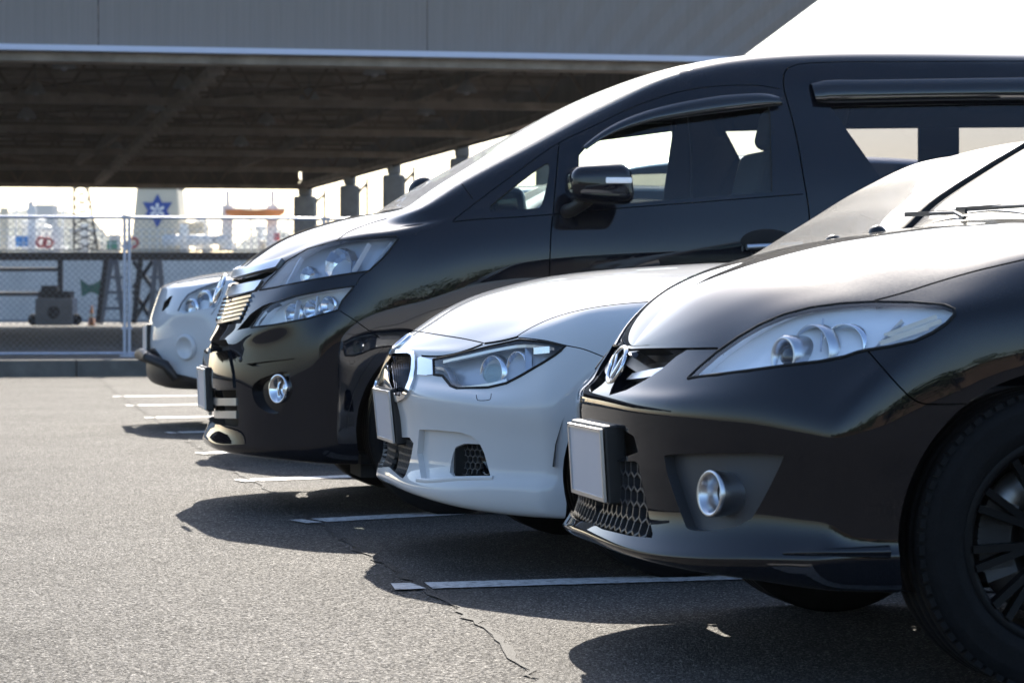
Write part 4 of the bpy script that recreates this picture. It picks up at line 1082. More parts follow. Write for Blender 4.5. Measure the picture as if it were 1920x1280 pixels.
        for (p, q) in (((1655, 622), (1755, 584)), ((1668, 628), (1765, 594)), ((1645, 638), (1740, 607)), ((1640, 648), (1690, 592)), ((1535, 650), (1540, 590))):
            A_, na = c.hit(p); B_, nb = c.hit(q); A_ = A_ - na * .014; B_ = B_ - nb * .014; mb = MB()
            mb.bar((A_.x, A_.y * s, A_.z), (B_.x, B_.y * s, B_.z), .004, .010); mb.build('lamp_divider', M['satin'], h)
    c.seal(hl, .0042, M['gap'], (root, root))
    # upper grille opening either side of the emblem, hood edge above it
    c.cut([(1142, 741), (1146, 728), (1160, 700), (1172, 664), (1200, 657), (1288, 656), (1268, 668), (1240, 692), (1210, 712), (1175, 731)], 11)
    ex += [(v, f, None, 0) for v, f, n in c.pocket(11, .05, floor=False)]
    c.make('upper_grille', [(v, f, None, 0) for v, f, n in c.pocket(11, .05)][1:], M['plastic'])
    mb = MB()
    sl = [(1166, 706), (1178, 694), (1210, 687), (1240, 682), (1262, 670), (1280, 660), (1278, 664), (1258, 680), (1236, 694), (1200, 702)]
    V = []
    for p in sl:
        h, n = c.hit(p); V.append(h - n * .012)
    k = len(V); top = V; bot = [v + Vector((.03, 0.004, -.004)) for v in V]
    for s in (1, -1):
        f = lambda L: [(v.x, v.y * s, v.z) for v in L]
        mb = MB(); mb.add(f(top) + f(bot), [tuple(range(k))] + [(i, (i + 1) % k, k + (i + 1) % k, k + i) for i in range(k)])
        mb.build('grille_bar', M['satin'], root)
    # emblem: oval chrome ring with spread wings
    h, n = c.hit((1150, 700)); h = Vector((.098, -.0, .676)); n = Vector((-.92, -.0, .38)).normalized()
    e = bpy.data.objects.new('emblem', None); COL.objects.link(e); e.parent = root
    a = Vector((0, -1, 0)); u = n.cross(a).normalized(); u = u if u.z > 0 else -u
    O = h + n * .006
    mb = MB(); mb.tube([O + a * (.058 * math.cos(t)) + u * (.045 * math.sin(t)) for t in np.linspace(0, 2 * PI, 49)], .006, 8, cap=False); mb.build('emblem_ring', M['chrome'], e)
    mb = MB()
    for s in (-1, 1):
        w = [(0, -.030), (.012, -.012), (.024, .012), (.040, .026), (.056, .028)]
        mb.tube([O + a * (s * x) + u * y for x, y in curve2(w, 4)], [.007 - .004 * i / 16 for i in range(17)], 7)
    mb.build('emblem_wings', M['chrome'], e)
    mb = MB(); mb.lathe([(0, -.008), (.044, -.008), (.048, -.004)], O, n, n=32); mb.build('emblem_back', M['plastic'], e)
    # lower intake with honeycomb, panel beside the plate
    c.cut([(1030, 868), (1190, 864), (1196, 868), (1224, 1000), (1222, 1008), (1180, 1004), (1130, 992), (1100, 976), (1074, 958), (1030, 950)], 12)
    ex += [(v, f, None, 0) for v, f, n in c.pocket(12, .015, floor=False)]
    c.make('lower_grille', [(v, f, None, 0) for v, f, n in c.pocket(12, .06)], M['under'])
    hexmesh(c, [(1128, 870), (1190, 866), (1222, 1006), (1180, 1003), (1130, 991), (1108, 980), (1118, 940)], .044, .022, .005, .02, 'honeycomb_grille', M['honeycomb'], sink=.008)
    c.cut(rc([(1020, 798), (1100, 798), (1185, 803), (1200, 862), (1020, 866)], 1, keep=(0, 4)), 13)
    ex += [(v, f, None, 0) for v, f, n in c.pocket(13, .05, floor=False)]
    c.make('plate_panel', [(v, f, n, 0) for v, f, n in c.pocket(13, .05)][1:], M['grey_plastic'])
    plate(c, 0.0, .020, .452, -.06, root, holder=.05)
    # fog lamp pocket
    c.cut(rc([(1240, 856), (1260, 850), (1472, 849), (1466, 866), (1432, 935), (1402, 983), (1330, 996), (1293, 994), (1284, 985)], 1), 14)
    ex += [(v, f, None, 0) for v, f, n in c.pocket(14, .012, dirv=(.8, .6, 0), floor=False)]
    c.make('fog_lamp_panel', [(v, f, n if i else None, 0) for i, (v, f, n) in enumerate(c.pocket(14, .030, dirv=(.85, .5, 0)))], M['grey_plastic'])
    for s in (1, -1):
        e = bpy.data.objects.new('fog_lamp', None); COL.objects.link(e); e.parent = root
        h, n = c.hit((1343, 925)); ax = Vector((-.96, -.28, .05)).normalized(); o = h - n * .0; o = Vector((o.x, o.y * s, o.z)); ax = Vector((ax.x, ax.y * s, ax.z))
        mb = MB(); mb.lathe([(.030, -.045), (.034, -.015), (.041, .016), (.048, .020), (.051, .016), (.051, .008), (.047, -.03), (.046, -.06)], o, ax, n=44); mb.build('fog_lamp_ring', M['satin'], e)
        mb = MB(); mb.lathe([(0, -.018), (.015, -.018), (.028, -.024), (.033, -.032)], o, ax, n=32); mb.build('fog_lamp_lens', M['reflector'], e)
    for s in (1, -1):                                          # blade along the lower corner of the bumper
        P = []
        for t in np.linspace(0, 1, 12):
            h, n = c.hit((1470 + 196 * t, 1037 - 2 * t)); r_ = .004 + .010 * t; P.append((h + n * (r_ * .4), r_))
        mb = MB(); mb.tube([(p.x, p.y * s, p.z) for p, _ in P], [q for _, q in P], 8); mb.build('bumper_blade', M['black_paint'], root)
    # shut lines
    g = lambda p, w, **k: ex.extend(c.groove(p, w, 20, **k))
    g([(1168, 657), (1200, 655), (1260, 654), (1346, 653)], 4.5, smooth=False)
    g([(1640, 563), (1700, 547), (1750, 531), (1830, 508), (1919, 487), (1990, 470)], 3.0)
    for f in c.faces(20): f[c.lt] = 21
    g([(1628, 658), (1660, 695), (1690, 728), (1712, 748), (1735, 757), (1812, 757)], 3.2)
    c.body('body', [M['black_paint'], M['gap']], ex)
    L = [c.P[int(i), c.vi0[9]] for i in np.linspace(c.ui0[9] + 1, c.ui0[12], 20)]
    for s in (1, -1): mb = MB(); mb.tube([(p[0], (p[1] + .004) * s, p[2] + .004) for p in L], .017, 6); mb.build('pillar_strip', M['gap'], root)
    for s in (1, -1): mb = MB(); mb.box((.475, s * .66, .37), (.02, .34, .24)); mb.build('light_blocker', M['under'], root)  # added plates that block sun passing ahead of the front tyres
    # cowl, wipers, washer jets
    mb = MB()
    V = []
    for yy in np.linspace(-.62, .62, 13): V.append((.965 + .09 * (yy / .62) ** 2, yy, 1.024 - .035 * (yy / .62) ** 2))
    for i in range(12):
        p, q = Vector(V[i]), Vector(V[i + 1]); mb.add([p, q, q + Vector((.10, 0, .014)), p + Vector((.10, 0, .014)), p + Vector((0, 0, -.02)), q + Vector((0, 0, -.02))], [(0, 1, 2, 3), (0, 4, 5, 1)])
    mb.build('cowl_panel', M['grey_plastic'], root)
    for (y0, y1) in ((-.30, .28), (.2, .66)):
        e = bpy.data.objects.new('wiper', None); COL.objects.link(e); e.parent = root
        mb = MB(); mb.tube([(.99, y0 - .12, 1.035), (1.01, y0, 1.052), (1.03, (y0 + y1) / 2, 1.058)], .005, 6); mb.build('wiper_arm', M['plastic'], e)
        mb = MB(); mb.bar((1.01, y0 - .08, 1.052), (1.045, y1, 1.062), .006, .012); mb.build('wiper_blade', M['plastic'], e)
    for px in ((1563, 449), (1645, 442)):
        h = c.on_plane(px, .33 if px[0] < 1600 else .12); h = Vector(h); z = c.bvh.ray_cast(Vector((h.x, -abs(h.y), 2)), Vector((0, 0, -1)))[0]; z = Vector((z.x, h.y, z.z))
        mb = MB(); mb.lathe([(.022, -.004), (.020, .006), (.012, .014), (0, .017)], z, (0, 0, 1), n=16); mb.build('washer_jet', M['plastic'], root)
    # floor pan, wheel liners, wheels
    underbody(root, .5, 4.3, .72, .19, .60, [AX, AX + 2.75], .40)
    for x in (AX, AX + 2.75):
        for s in (-1, 1): wheel(root, (x, s * .765, AZ), WR, .225, .205, s, spokes=10, simple=not (s < 0 and x < 1))
    interior(root, 1.55, 1.0, .38)
    return c
def underbody(root, x0, x1, hw, z0, z1, axles, ra):
    """floor pan with the wheel wells left free, and a liner in each well"""
    mb = MB(); xs = [x0]
    cuts = []
    for a in axles: cuts.append((a - ra, a + ra))
    lo = x0
    for a, b in cuts + [(x1, x1)]:
        if a > lo: mb.box(((lo + a) / 2, 0, (z0 + z1) / 2), (a - lo, 2 * hw, z1 - z0))
        lo = max(lo, b)
    for a in axles: mb.box((a, 0, (z0 + z1) / 2), (2 * ra - .004, 1.0, z1 - z0))
    mb.box((x0 - .14, 0, (z0 + z1) / 2 + .06), (.30, 1.1, z1 - z0 - .12)); mb.build('underbody', M['under'], root)  # first box added in the nose to stop sun leaking under the bumper
    for a in axles:
        for s in (-1, 1):
            m = MB(); n = 18; V = []
            for i in range(n + 1):
                t = PI * i / n
                for y in (.50, hw + .1): V.append((a + ra * math.cos(t), s * y, .34 + ra * math.sin(t)))
            m.add(V, [(2 * i, 2 * i + 1, 2 * i + 3, 2 * i + 2) for i in range(n)]); m.build('wheel_arch_liner', M['under'], root, fix=False)
def interior(root, x, z, y, dash=None, dashx=None):
    """two front seats with headrests, and a dashboard"""
    for s in (-1, 1):
        e = bpy.data.objects.new('front_seat', None); COL.objects.link(e); e.parent = root
        m = MB(); m.box((x + .15, s * y, z - .32), (.50, .48, .16)); m.build('seat_cushion', M['fabric'], e)
        m = MB(); rot = Matrix.Rotation(.25, 3, 'Y'); m.box((x + .47, s * y, z + .02), (.15, .46, .62), rot=rot); o = m.build('seat_back', M['fabric'], e); b = o.modifiers.new('round', 'BEVEL'); b.width = .05; b.segments = 4
        m = MB(); m.box((x + .57, s * y, z + .43), (.10, .27, .19), rot=rot); o = m.build('headrest', M['fabric'], e); b = o.modifiers.new('round', 'BEVEL'); b.width = .045; b.segments = 4
# ================================================================== white saloon
def build_saloon():
    P0 = (-.4315 + .022, 8.704)
    root = empty('saloon_car', (*P0, 0), RZ, 'white saloon with twin chrome grille, parked between the two black people carriers', 'car')
    c = Car(P0, root, RZ)
    sx = [.50, .70, .95, 1.25, 1.55, 1.80, 2.10, 2.60, 3.3, 4.0]; rear = [(4.45, .86), (4.6, 0)]
    A, Pw = .39, 3.2
    R = lambda x0, w, zs, zsd: nose_row(x0, w, A, Pw, zs, sx, zsd, rear)
    rows = [R(.10, .83, [.22, .22, .21, .195, .185, .18, .18], [.18]),
            R(.012, .872, [.236, .232, .222, .208, .20, .196, .195], [.195]),
            R(-.004, .884, [.266, .264, .26, .262, .275, .275, .27], [.27]),
            R(.022, .880, [.325, .322, .318, .315, .31, .31, .31], [.32]),
            R(.018, .890, [.440, .438, .43, .42, .41, .405, .40], [.41]),
            R(.000, .903, [.535, .535, .532, .525, .515, .51, .51], [.52, .55])]
    rows.append([[.002, 0, .602], [.014, -.2, .602], [.062, -.375, .597], [.132, -.535, .588], [.205, -.655, .580], [.295, -.77, .604], [.375, -.838, .648],
                 [.50, -.873, .685], [.70, -.886, .722], [.95, -.893, .73], [1.25, -.895, .735], [1.55, -.896, .74], [1.8, -.897, .745], [2.1, -.898, .75], [2.6, -.899, .76], [3.3, -.899, .78], [4.0, -.88, .80], [4.44, -.77, .82], [4.62, 0, .82]])
    edge = [[.028, 0, .676], [.050, -.2, .673], [.100, -.385, .668], [.165, -.525, .669], [.250, -.635, .696], [.335, -.725, .730], [.42, -.768, .770],
            [.50, -.778, .802], [.70, -.776, .833], [.95, -.78, .862], [1.25, -.80, .895], [1.55, -.815, .925], [1.8, -.82, .935], [2.1, -.822, .945], [2.6, -.825, .955], [3.3, -.825, .965], [4.0, -.80, .98], [4.42, -.70, .985], [4.58, 0, .985]]
    cen = [[.028, 0, .676], [.072, 0, .713], [.140, 0, .758], [.215, 0, .806], [.30, 0, .848], [.385, 0, .876], [.47, 0, .897],
           [.57, 0, .917], [.75, 0, .938], [1.05, 0, .958], [1.36, 0, .978], [1.66, 0, 1.155], [1.88, 0, 1.285], [2.16, 0, 1.375], [2.7, 0, 1.415], [3.3, 0, 1.37], [3.95, 0, 1.10], [4.38, 0, 1.06], [4.5, 0, 1.05]]
    up = {10: [(1.27, -.775, .918), (1.30, -.69, .942), (1.335, -.42, .969), (1.352, -.2, .976)],
          11: [(1.55, -.775, .985), (1.56, -.68, 1.065), (1.63, -.42, 1.135), (1.65, -.2, 1.15)],
          12: [(1.8, -.77, 1.06), (1.79, -.645, 1.20), (1.85, -.42, 1.262), (1.875, -.2, 1.28)],
          13: [(2.1, -.76, 1.10), (2.04, -.60, 1.318), (2.12, -.40, 1.352), (2.15, -.2, 1.370)],
          14: [(2.6, -.75, 1.13), (2.6, -.585, 1.365), (2.66, -.40, 1.398), (2.69, -.2, 1.411)],
          15: [(3.3, -.75, 1.12), (3.3, -.585, 1.32), (3.3, -.40, 1.355), (3.3, -.2, 1.367)],
          16: [(4.0, -.77, 1.02), (3.97, -.66, 1.06), (3.96, -.40, 1.09), (3.955, -.2, 1.098)],
          17: [(4.40, -.64, 1.02), (4.39, -.58, 1.04), (4.385, -.38, 1.055), (4.38, -.2, 1.06)],
          18: [(4.55, 0, 1.02), (4.53, 0, 1.04), (4.52, 0, 1.045), (4.51, 0, 1.05)]}
    c.grid(add_upper(rows, edge, cen, up), coarse_from=2.2, smooth=6, vstep=.012)
    ex = []; AX, AZ, WR = .755, .318, .317
    low = lambda f: f.calc_center_median().y < -.45 and f.calc_center_median().z < .8
    c.cut(arch_poly(AX, AZ, .355), 1, 'side', only=low); c.cut(arch_poly(AX + 2.81, AZ, .355), 1, 'side', only=low)
    ex += [(v, f, None, 1) for v, f, n in c.pocket(1, .05, dirv=(0, 1, 0), floor=False)]
    c.tag_faces(lambda f: 10 <= f[c.lu] <= 12 and f[c.lv] >= 9, 2)
    c.tag_faces(lambda f: 11 <= f[c.lu] <= 14 and f[c.lv] in (7, 8), 3)
    c.tag_faces(lambda f: f[c.lu] == 15 and f[c.lv] >= 9, 4)
    c.make('windscreen', [(v, f, n, 0) for v, f, n in c.skin(2)], M['screen'])
    c.make('rear_window', [(v, f, n, 0) for v, f, n in c.skin(4)], M['glass'])
    for sd in ('near', 'far'): c.make('side_window', [(v, f, n, 0) for v, f, n in c.skin(3)], M['glass'], side=sd)
    # twin grille: chrome surround, dark opening, upright slats
    kid = [(722, 668), (727, 660), (740, 657), (768, 657), (778, 660), (782, 668), (782, 690), (779, 712), (772, 732), (762, 746), (750, 752), (738, 751), (730, 744), (724, 724), (721, 696)]
    c.cut(kid, 10)
    inner = [(731, 672), (735, 667), (745, 664), (768, 664), (774, 667), (776, 674), (775, 694), (770, 715), (763, 733), (755, 742), (747, 741), (740, 730), (734, 712), (731, 690)]
    c.cut(inner, 11, allow=(10,))
    for sd in ('near', 'far'):
        s = 1 if sd == 'near' else -1
        k = bpy.data.objects.new('kidney_grille', None); COL.objects.link(k); k.parent = root
        c.make('grille_surround', [(v, f, n, 0) for v, f, n in c.skin(10, .010, .02)] + [(v, f, None, 0) for v, f, n in c.pocket(11, .02, floor=False)], M['chrome'], k, sd)
        c.make('grille_opening', [(v, f, None, 0) for v, f, n in c.pocket(11, .055)], M['under'], k, sd)
        for i in range(9):
            t = i / 8; a = (734 + 40 * t, 664); b = (744 + 23 * t, 742)
            P = []
            for q in np.linspace(0.03, .97, 7):
                px = (a[0] + (b[0] - a[0]) * q, a[1] + (b[1] - a[1]) * q)
                if not inside(inner, px): continue
                h, n = c.hit(px); P.append(h - n * .012)
            if len(P) < 2: continue
            mb = MB()
            for p, q in zip(P[:-1], P[1:]): mb.bar((p.x, p.y * s, p.z), (q.x, q.y * s, q.z), .0055, .03, up=(1, 0, 0))
            mb.build('grille_slat', M['gloss_black'], k)
    # chrome piece between grille and lamp
    c.cut([(784, 672), (790, 669), (812, 675), (813, 702), (800, 704), (784, 703)], 12)
    for sd in ('near', 'far'): c.make('chrome_trim', [(v, f, n, 0) for v, f, n in c.skin(12, .004, .01)], M['chrome'], side=sd)
    # headlight
    hl = [(813, 674), (849, 667), (916, 650), (975, 637), (1018, 641), (1062, 649), (1040, 666), (1018, 680), (975, 705), (950, 718), (916, 726), (857, 728), (845, 723), (837, 713), (830, 704), (814, 702)]
    c.cut(hl, 13)
    ex += [(v, f, None, 1) for v, f, n in c.pocket(13, .010, floor=False)]
    for sd in ('near', 'far'):
        s = 1 if sd == 'near' else -1
        h = bpy.data.objects.new('headlight', None); COL.objects.link(h); h.parent = root
        c.make('lamp_housing', [(v, f, None if i == 0 else n, 0) for i, (v, f, n) in enumerate(c.pocket(13, .05, dirv=(.85, .5, -.05), scale=.97))], M['lamp_dark'], h, sd)
        c.make('lens', [(v, f, n, 0) for v, f, n in c.skin(13, .001)], M['lens'], h, sd)
        def ring(px, R, prof, nm, mt, off):
            hh, nn = c.hit(px); a_ = Vector((-.90, -.42, .05)).normalized(); o = hh - nn * off
            mb = MB(); mb.lathe([(r * R, d) for r, d in prof], (o.x, o.y * s, o.z), (a_.x, a_.y * s, a_.z), n=36); mb.build(nm, mt, h)
        ring((905, 692), .058, [(.1, -.05), (.45, -.04), (.8, -.02), (.92, .004), (1.0, .006), (1.05, -.02)], 'main_reflector', M['reflector'], .045)
        ring((953, 680), .050, [(.1, -.05), (.45, -.04), (.8, -.02), (.92, .004), (1.0, .006), (1.05, -.02)], 'main_reflector', M['reflector'], .042)
        ring((905, 692), .034, [(0, .03), (.5, .026), (.85, .012), (1, -.01)], 'projector_lens', M['glass'], .045)
        def line(pts, w, nm, mt, sink):
            P = []
            for px in curve2(pts, 3):
                hh, nn = c.hit(px)
                if hh: P.append(hh - nn * sink)
            mb = MB()
            for p, q in zip(P[:-1], P[1:]): mb.bar((p.x, p.y * s, p.z), (q.x, q.y * s, q.z), w, .02, up=(1, 0, 0))
            mb.build(nm, mt, h)
        line([(816, 688), (834, 690), (840, 700), (850, 717), (865, 722), (916, 719), (950, 711)], .009, 'light_strip', M['satin'], .010)
        line([(830, 676), (880, 664), (930, 653), (985, 645), (1040, 650)], .009, 'lamp_brow', M['satin'], .012)
        line([(985, 648), (985, 700)], .008, 'lamp_divider', M['satin'], .015)
        line([(1000, 655), (1030, 652)], .02, 'side_marker', M['reflector'], .012)
    c.seal(hl, .0048, M['gap'], (root, root))
    # lower centre intake and fog lamp opening
    c.cut(rc([(740, 819), (777, 820), (770, 862), (758, 898), (748, 892), (735, 880), (722, 868), (720, 822)], 1), 14)
    ex += [(v, f, None, 0) for v, f, n in c.pocket(14, .02, floor=False)]
    c.make('lower_grille', [(v, f, None, 0) for v, f, n in c.pocket(14, .06)], M['under'])
    hexmesh(c, [(738, 822), (776, 822), (769, 862), (757, 896), (735, 880)], .030, .012, .004, .02, 'mesh_grille', M['grey_plastic'], sink=.014)
    c.cut([(786, 805), (820, 806), (862, 810), (884, 817), (899, 830), (908, 850), (921, 897), (790, 898), (782, 850)], 16)
    c.cut(rc([(846, 831), (901, 833), (912, 862), (919, 895), (876, 896), (831, 895), (836, 858)], 1), 15, allow=(16,))
    DV = (.95, .3, 0)
    ex += [(v, f, (n if i else None), 0) for i, (v, f, n) in enumerate(c.pocket(16, .020, dirv=DV, beside=15))]
    ex += [(v, f, None, 0) for v, f, n in c.pocket(15, .035, dirv=DV, floor=False, base=.020)]
    c.make('fog_lamp_panel', [(v, f, None, 0) for v, f, n in c.pocket(15, .075, dirv=DV, base=.034)], M['under'])
    hexmesh(c, [(846, 834), (882, 834), (878, 892), (833, 892)], .026, .010, .003, .02, 'mesh_grille', M['grey_plastic'], sink=.045)
    for s in (1, -1):
        h, n = c.hit((893, 866)); ax = Vector((-.95, -.30 * s, 0)); o = h - n * .045
        mb = MB(); mb.lathe([(0, -.02), (.034, -.016), (.037, 0), (.047, .002), (.050, -.03)], (o.x, o.y * s, o.z), ax, n=32); mb.build('fog_lamp', M['gloss_black'], root)
    # creases of the bumper: brow over the fog opening and splitter blade
    def ridge(pts, r, nm, mats):
        P = []
        for px in curve2(pts, 5):
            h, n = c.hit(px)
            if h: P.append((h, n))
        for s in (1, -1):
            V = []; F = []; NO = []
            K = 7
            for h, n in P:
                for k in range(K):
                    t = PI * k / (K - 1); d = Vector((0, 0, 1)); q = h + d * (math.cos(t) * r) + n * (math.sin(t) * r * .55 - .002); V.append((q.x, q.y * s, q.z))
            for i in range(len(P) - 1):
                for k in range(K - 1):
                    a = i * K + k; F.append((a, a + 1, a + K + 1, a + K))
            mb = MB(); mb.add(V, F, 0, True); mb.build(nm, mats, root)
    ridge([(781, 900), (800, 902), (860, 898), (924, 897)], .010, 'bumper_blade', M['white_paint'])
    plate(c, 0.0, -.008, .462, -.10, root, holder=.045)
    g = lambda p, w, **k: ex.extend(c.groove(p, w, 20, **k))
    def gg(p, w):
        g(p, w)
        for f in c.faces(20): f[c.lt] = 21
    gg([(777, 620), (820, 627), (870, 635), (907, 643)], 2.2)
    gg([(908, 644), (935, 640), (962, 634), (972, 631)], 4.0)
    gg([(790, 667), (820, 668), (849, 664), (880, 655), (905, 645)], 3.6)
    gg([(967, 632), (1000, 612), (1039, 595), (1090, 581), (1144, 572), (1229, 565), (1300, 560)], 1.6)
    gg([(972, 633), (1020, 638), (1064, 648), (1093, 654), (1115, 662), (1134, 670)], 2.0)
    gg([(893, 740), (896, 750), (919, 748), (921, 737)], 1.3)
    c.body('body', [M['white_paint'], M['gap']], ex)
    # small round badge on the nose of the hood
    h, n = c.hit((741, 645)); e = bpy.data.objects.new('hood_badge', None); COL.objects.link(e); e.parent = root
    h = Vector((.05, 0, .70)); n = Vector((-.65, 0, .76)); mb = MB(); mb.lathe([(.041, -.004), (.041, .004), (.036, .006), (.034, .004)], h, n, n=36); mb.build('badge_ring', M['chrome'], e)
    mb = MB(); mb.lathe([(0, .0035), (.034, .0035)], h, n, n=32); mb.build('badge_disc', pbr('badge_blue', (.05, .12, .35), .2), e)
    underbody(root, .42, 4.3, .78, .17, .55, [AX, AX + 2.81], .385)
    for x in (AX, AX + 2.81):
        for s in (-1, 1): wheel(root, (x, s * .775, AZ), WR, .228, .225, s, spokes=7, simple=True)
    interior(root, 2.0, .92, .37)
    mb = MB(); mb.box((1.68, 0, .90), (.42, 1.45, .08)); o = mb.build('dashboard', M['fabric'], root); b = o.modifiers.new('round', 'BEVEL'); b.width = .03; b.segments = 3
    return c
# ================================================================== tall black van
def build_van():
    P0 = (-1.283, 11.10)
    root = empty('passenger_van', (*P0, 0), RZ, 'tall black passenger van with rain visors over its windows, behind the white saloon', 'van')
    c = Car(P0, root, RZ)
    sx = [.64, .80, 1.0, 1.3, 1.6, 1.9, 2.2, 2.6, 3.2, 4.0, 4.6]; rear = [(4.82, .92), (4.87, 0)]
    A, Pw = .42, 3.1
    R = lambda x0, w, zs, zsd: nose_row(x0, w, A, Pw, zs, sx, zsd, rear)
    rows = [R(.12, .84, [.23, .23, .225, .22, .21, .20, .20], [.20]),
            R(.020, .886, [.232, .23, .228, .224, .221, .22, .22], [.22]),
            R(.006, .903, [.262, .258, .254, .258, .262, .268, .27], [.275]),
            R(.008, .903, [.350, .345, .335, .335, .34, .345, .35], [.35]),
            R(.012, .908, [.50, .50, .50, .50, .50, .50, .50], [.50]),
            R(.022, .912, [.630, .63, .632, .645, .665, .68, .70], [.70])]
    for i in range(3): rows[3][i][0] += (.032, .030, .012)[i]
    rows.append([[.060, 0, .725], [.066, -.21, .725], [.095, -.42, .732], [.150, -.60, .755], [.250, -.735, .805], [.38, -.83, .850], [.50, -.868, .893],
                 [.63, -.886, .925], [.80, -.898, .955], [1.0, -.908, .985], [1.3, -.912, 1.0], [1.6, -.914, 1.0], [1.9, -.915, 1.0], [2.2, -.915, 1.0], [2.6, -.915, 1.0], [3.2, -.915, 1.0], [4.0, -.91, 1.0], [4.6, -.88, 1.0], [4.81, -.78, 1.0], [4.88, 0, 1.0]])
    edge = [[.135, 0, .957], [.150, -.21, .960], [.195, -.40, .967], [.285, -.53, 1.000], [.375, -.65, 1.043], [.47, -.75, 1.073], [.56, -.80, 1.090],
            [.66, -.83, 1.102], [.82, -.850, 1.125], [1.0, -.865, 1.152], [1.3, -.875, 1.188], [1.6, -.878, 1.218], [1.9, -.88, 1.243], [2.2, -.88, 1.262], [2.6, -.88, 1.275], [3.2, -.88, 1.28], [4.0, -.875, 1.28], [4.6, -.84, 1.28], [4.79, -.74, 1.28], [4.86, 0, 1.28]]
    cen = [[.135, 0, .957], [.180, 0, .992], [.240, 0, 1.037], [.325, 0, 1.092], [.41, 0, 1.130], [.49, 0, 1.158], [.56, 0, 1.178],
           [.64, 0, 1.196], [.755, 0, 1.216], [.972, 0, 1.344], [1.308, 0, 1.540], [1.643, 0, 1.715], [1.99, 0, 1.834], [2.31, 0, 1.884], [2.7, 0, 1.905], [3.2, 0, 1.912], [4.0, 0, 1.91], [4.55, 0, 1.85], [4.70, 0, 1.80], [4.76, 0, 1.76]]
    up = {8: [(.81, -.82, 1.150), (.775, -.765, 1.195), (.762, -.45, 1.212), (.757, -.2, 1.215)],
          9: [(.98, -.828, 1.215), (.955, -.745, 1.303), (.965, -.45, 1.335), (.971, -.2, 1.342)],
          10: [(1.28, -.82, 1.325), (1.25, -.725, 1.455), (1.29, -.45, 1.515), (1.304, -.2, 1.534)],
          11: [(1.58, -.815, 1.42), (1.555, -.705, 1.612), (1.62, -.45, 1.686), (1.637, -.2, 1.708)],
          12: [(1.88, -.81, 1.48), (1.86, -.69, 1.745), (1.96, -.45, 1.812), (1.98, -.2, 1.829)],
          13: [(2.2, -.81, 1.50), (2.2, -.685, 1.805), (2.28, -.45, 1.866), (2.30, -.2, 1.880)],
          14: [(2.6, -.81, 1.51), (2.6, -.69, 1.828), (2.66, -.45, 1.886), (2.69, -.2, 1.901)],
          15: [(3.2, -.81, 1.51), (3.2, -.69, 1.832), (3.2, -.45, 1.893), (3.2, -.2, 1.908)],
          16: [(4.0, -.80, 1.51), (4.0, -.68, 1.825), (4.0, -.45, 1.888), (4.0, -.2, 1.905)],
          17: [(4.6, -.77, 1.51), (4.58, -.66, 1.75), (4.56, -.45, 1.825), (4.555, -.2, 1.845)],
          18: [(4.78, -.68, 1.48), (4.73, -.60, 1.68), (4.71, -.42, 1.77), (4.70, -.2, 1.79)],
          19: [(4.84, 0, 1.45), (4.80, 0, 1.62), (4.78, 0, 1.70), (4.77, 0, 1.74)]}
    c.grid(add_upper(rows, edge, cen, up), coarse_from=3.2, step=.016, vstep=.015, smooth=6, sharp_rows=(2,))
    ex = []; AX, AZ, WR = .90, .335, .335
    low = lambda f: f.calc_center_median().y < -.45 and f.calc_center_median().z < .9
    c.cut(arch_poly(AX, AZ, .385), 1, 'side', only=low); c.cut(arch_poly(AX + 2.95, AZ, .385), 1, 'side', only=low)
    ex += [(v, f, None, 1) for v, f, n in c.pocket(1, .05, dirv=(0, 1, 0), floor=False)]
    c.tag_faces(lambda f: 8 <= f[c.lu] <= 11 and f[c.lv] >= 9, 2)
    c.make('windscreen', [(v, f, n, 0) for v, f, n in c.skin(2)], M['screen'])
    # side glass, cut to outline
    hi = lambda f: f.calc_center_median().z > 1.05 and f.calc_center_median().y < -.5
    quarter = rc([(907, 396), (958, 354), (1020, 307), (1030, 306), (1029, 328), (1017, 384), (1008, 391), (950, 394)], 1)
    front = [(1084, 378), (1086, 290), (1098, 276), (1130, 252), (1170, 232), (1215, 215), (1270, 201), (1330, 190), (1390, 184), (1438, 183), (1444, 212), (1448, 360), (1300, 371), (1180, 381)]
    slide = rc([(1560, 206), (1926, 200), (1926, 350), (1870, 352), (1662, 372), (1640, 340)], 1, keep=(1, 2))
    slide = [(1556, 200), (1720, 196), (2000, 194), (2240, 194), (2240, 352), (2000, 356), (1800, 362), (1676, 366), (1664, 352), (1610, 275)]
    for k, (poly, nm) in enumerate(((quarter, 'quarter_window'), (front, 'front_door_window'))):
        c.cut(poly, 3 + k, only=hi); ex += [(v, f, None, 1) for v, f, n in c.pocket(3 + k, .012, floor=False)]
        for sd in ('near', 'far'): c.make(nm, [(v, f, n, 0) for v, f, n in c.skin(3 + k, -.008)], M['glass'], side=sd)
    c.cut(slide, 5, only=hi); ex += [(v, f, None, 1) for v, f, n in c.pocket(5, .012, floor=False)]
    for sd in ('near', 'far'): c.make('sliding_door_window', [(v, f, n, 0) for v, f, n in c.skin(5, -.008)], M['privacy'], side=sd)
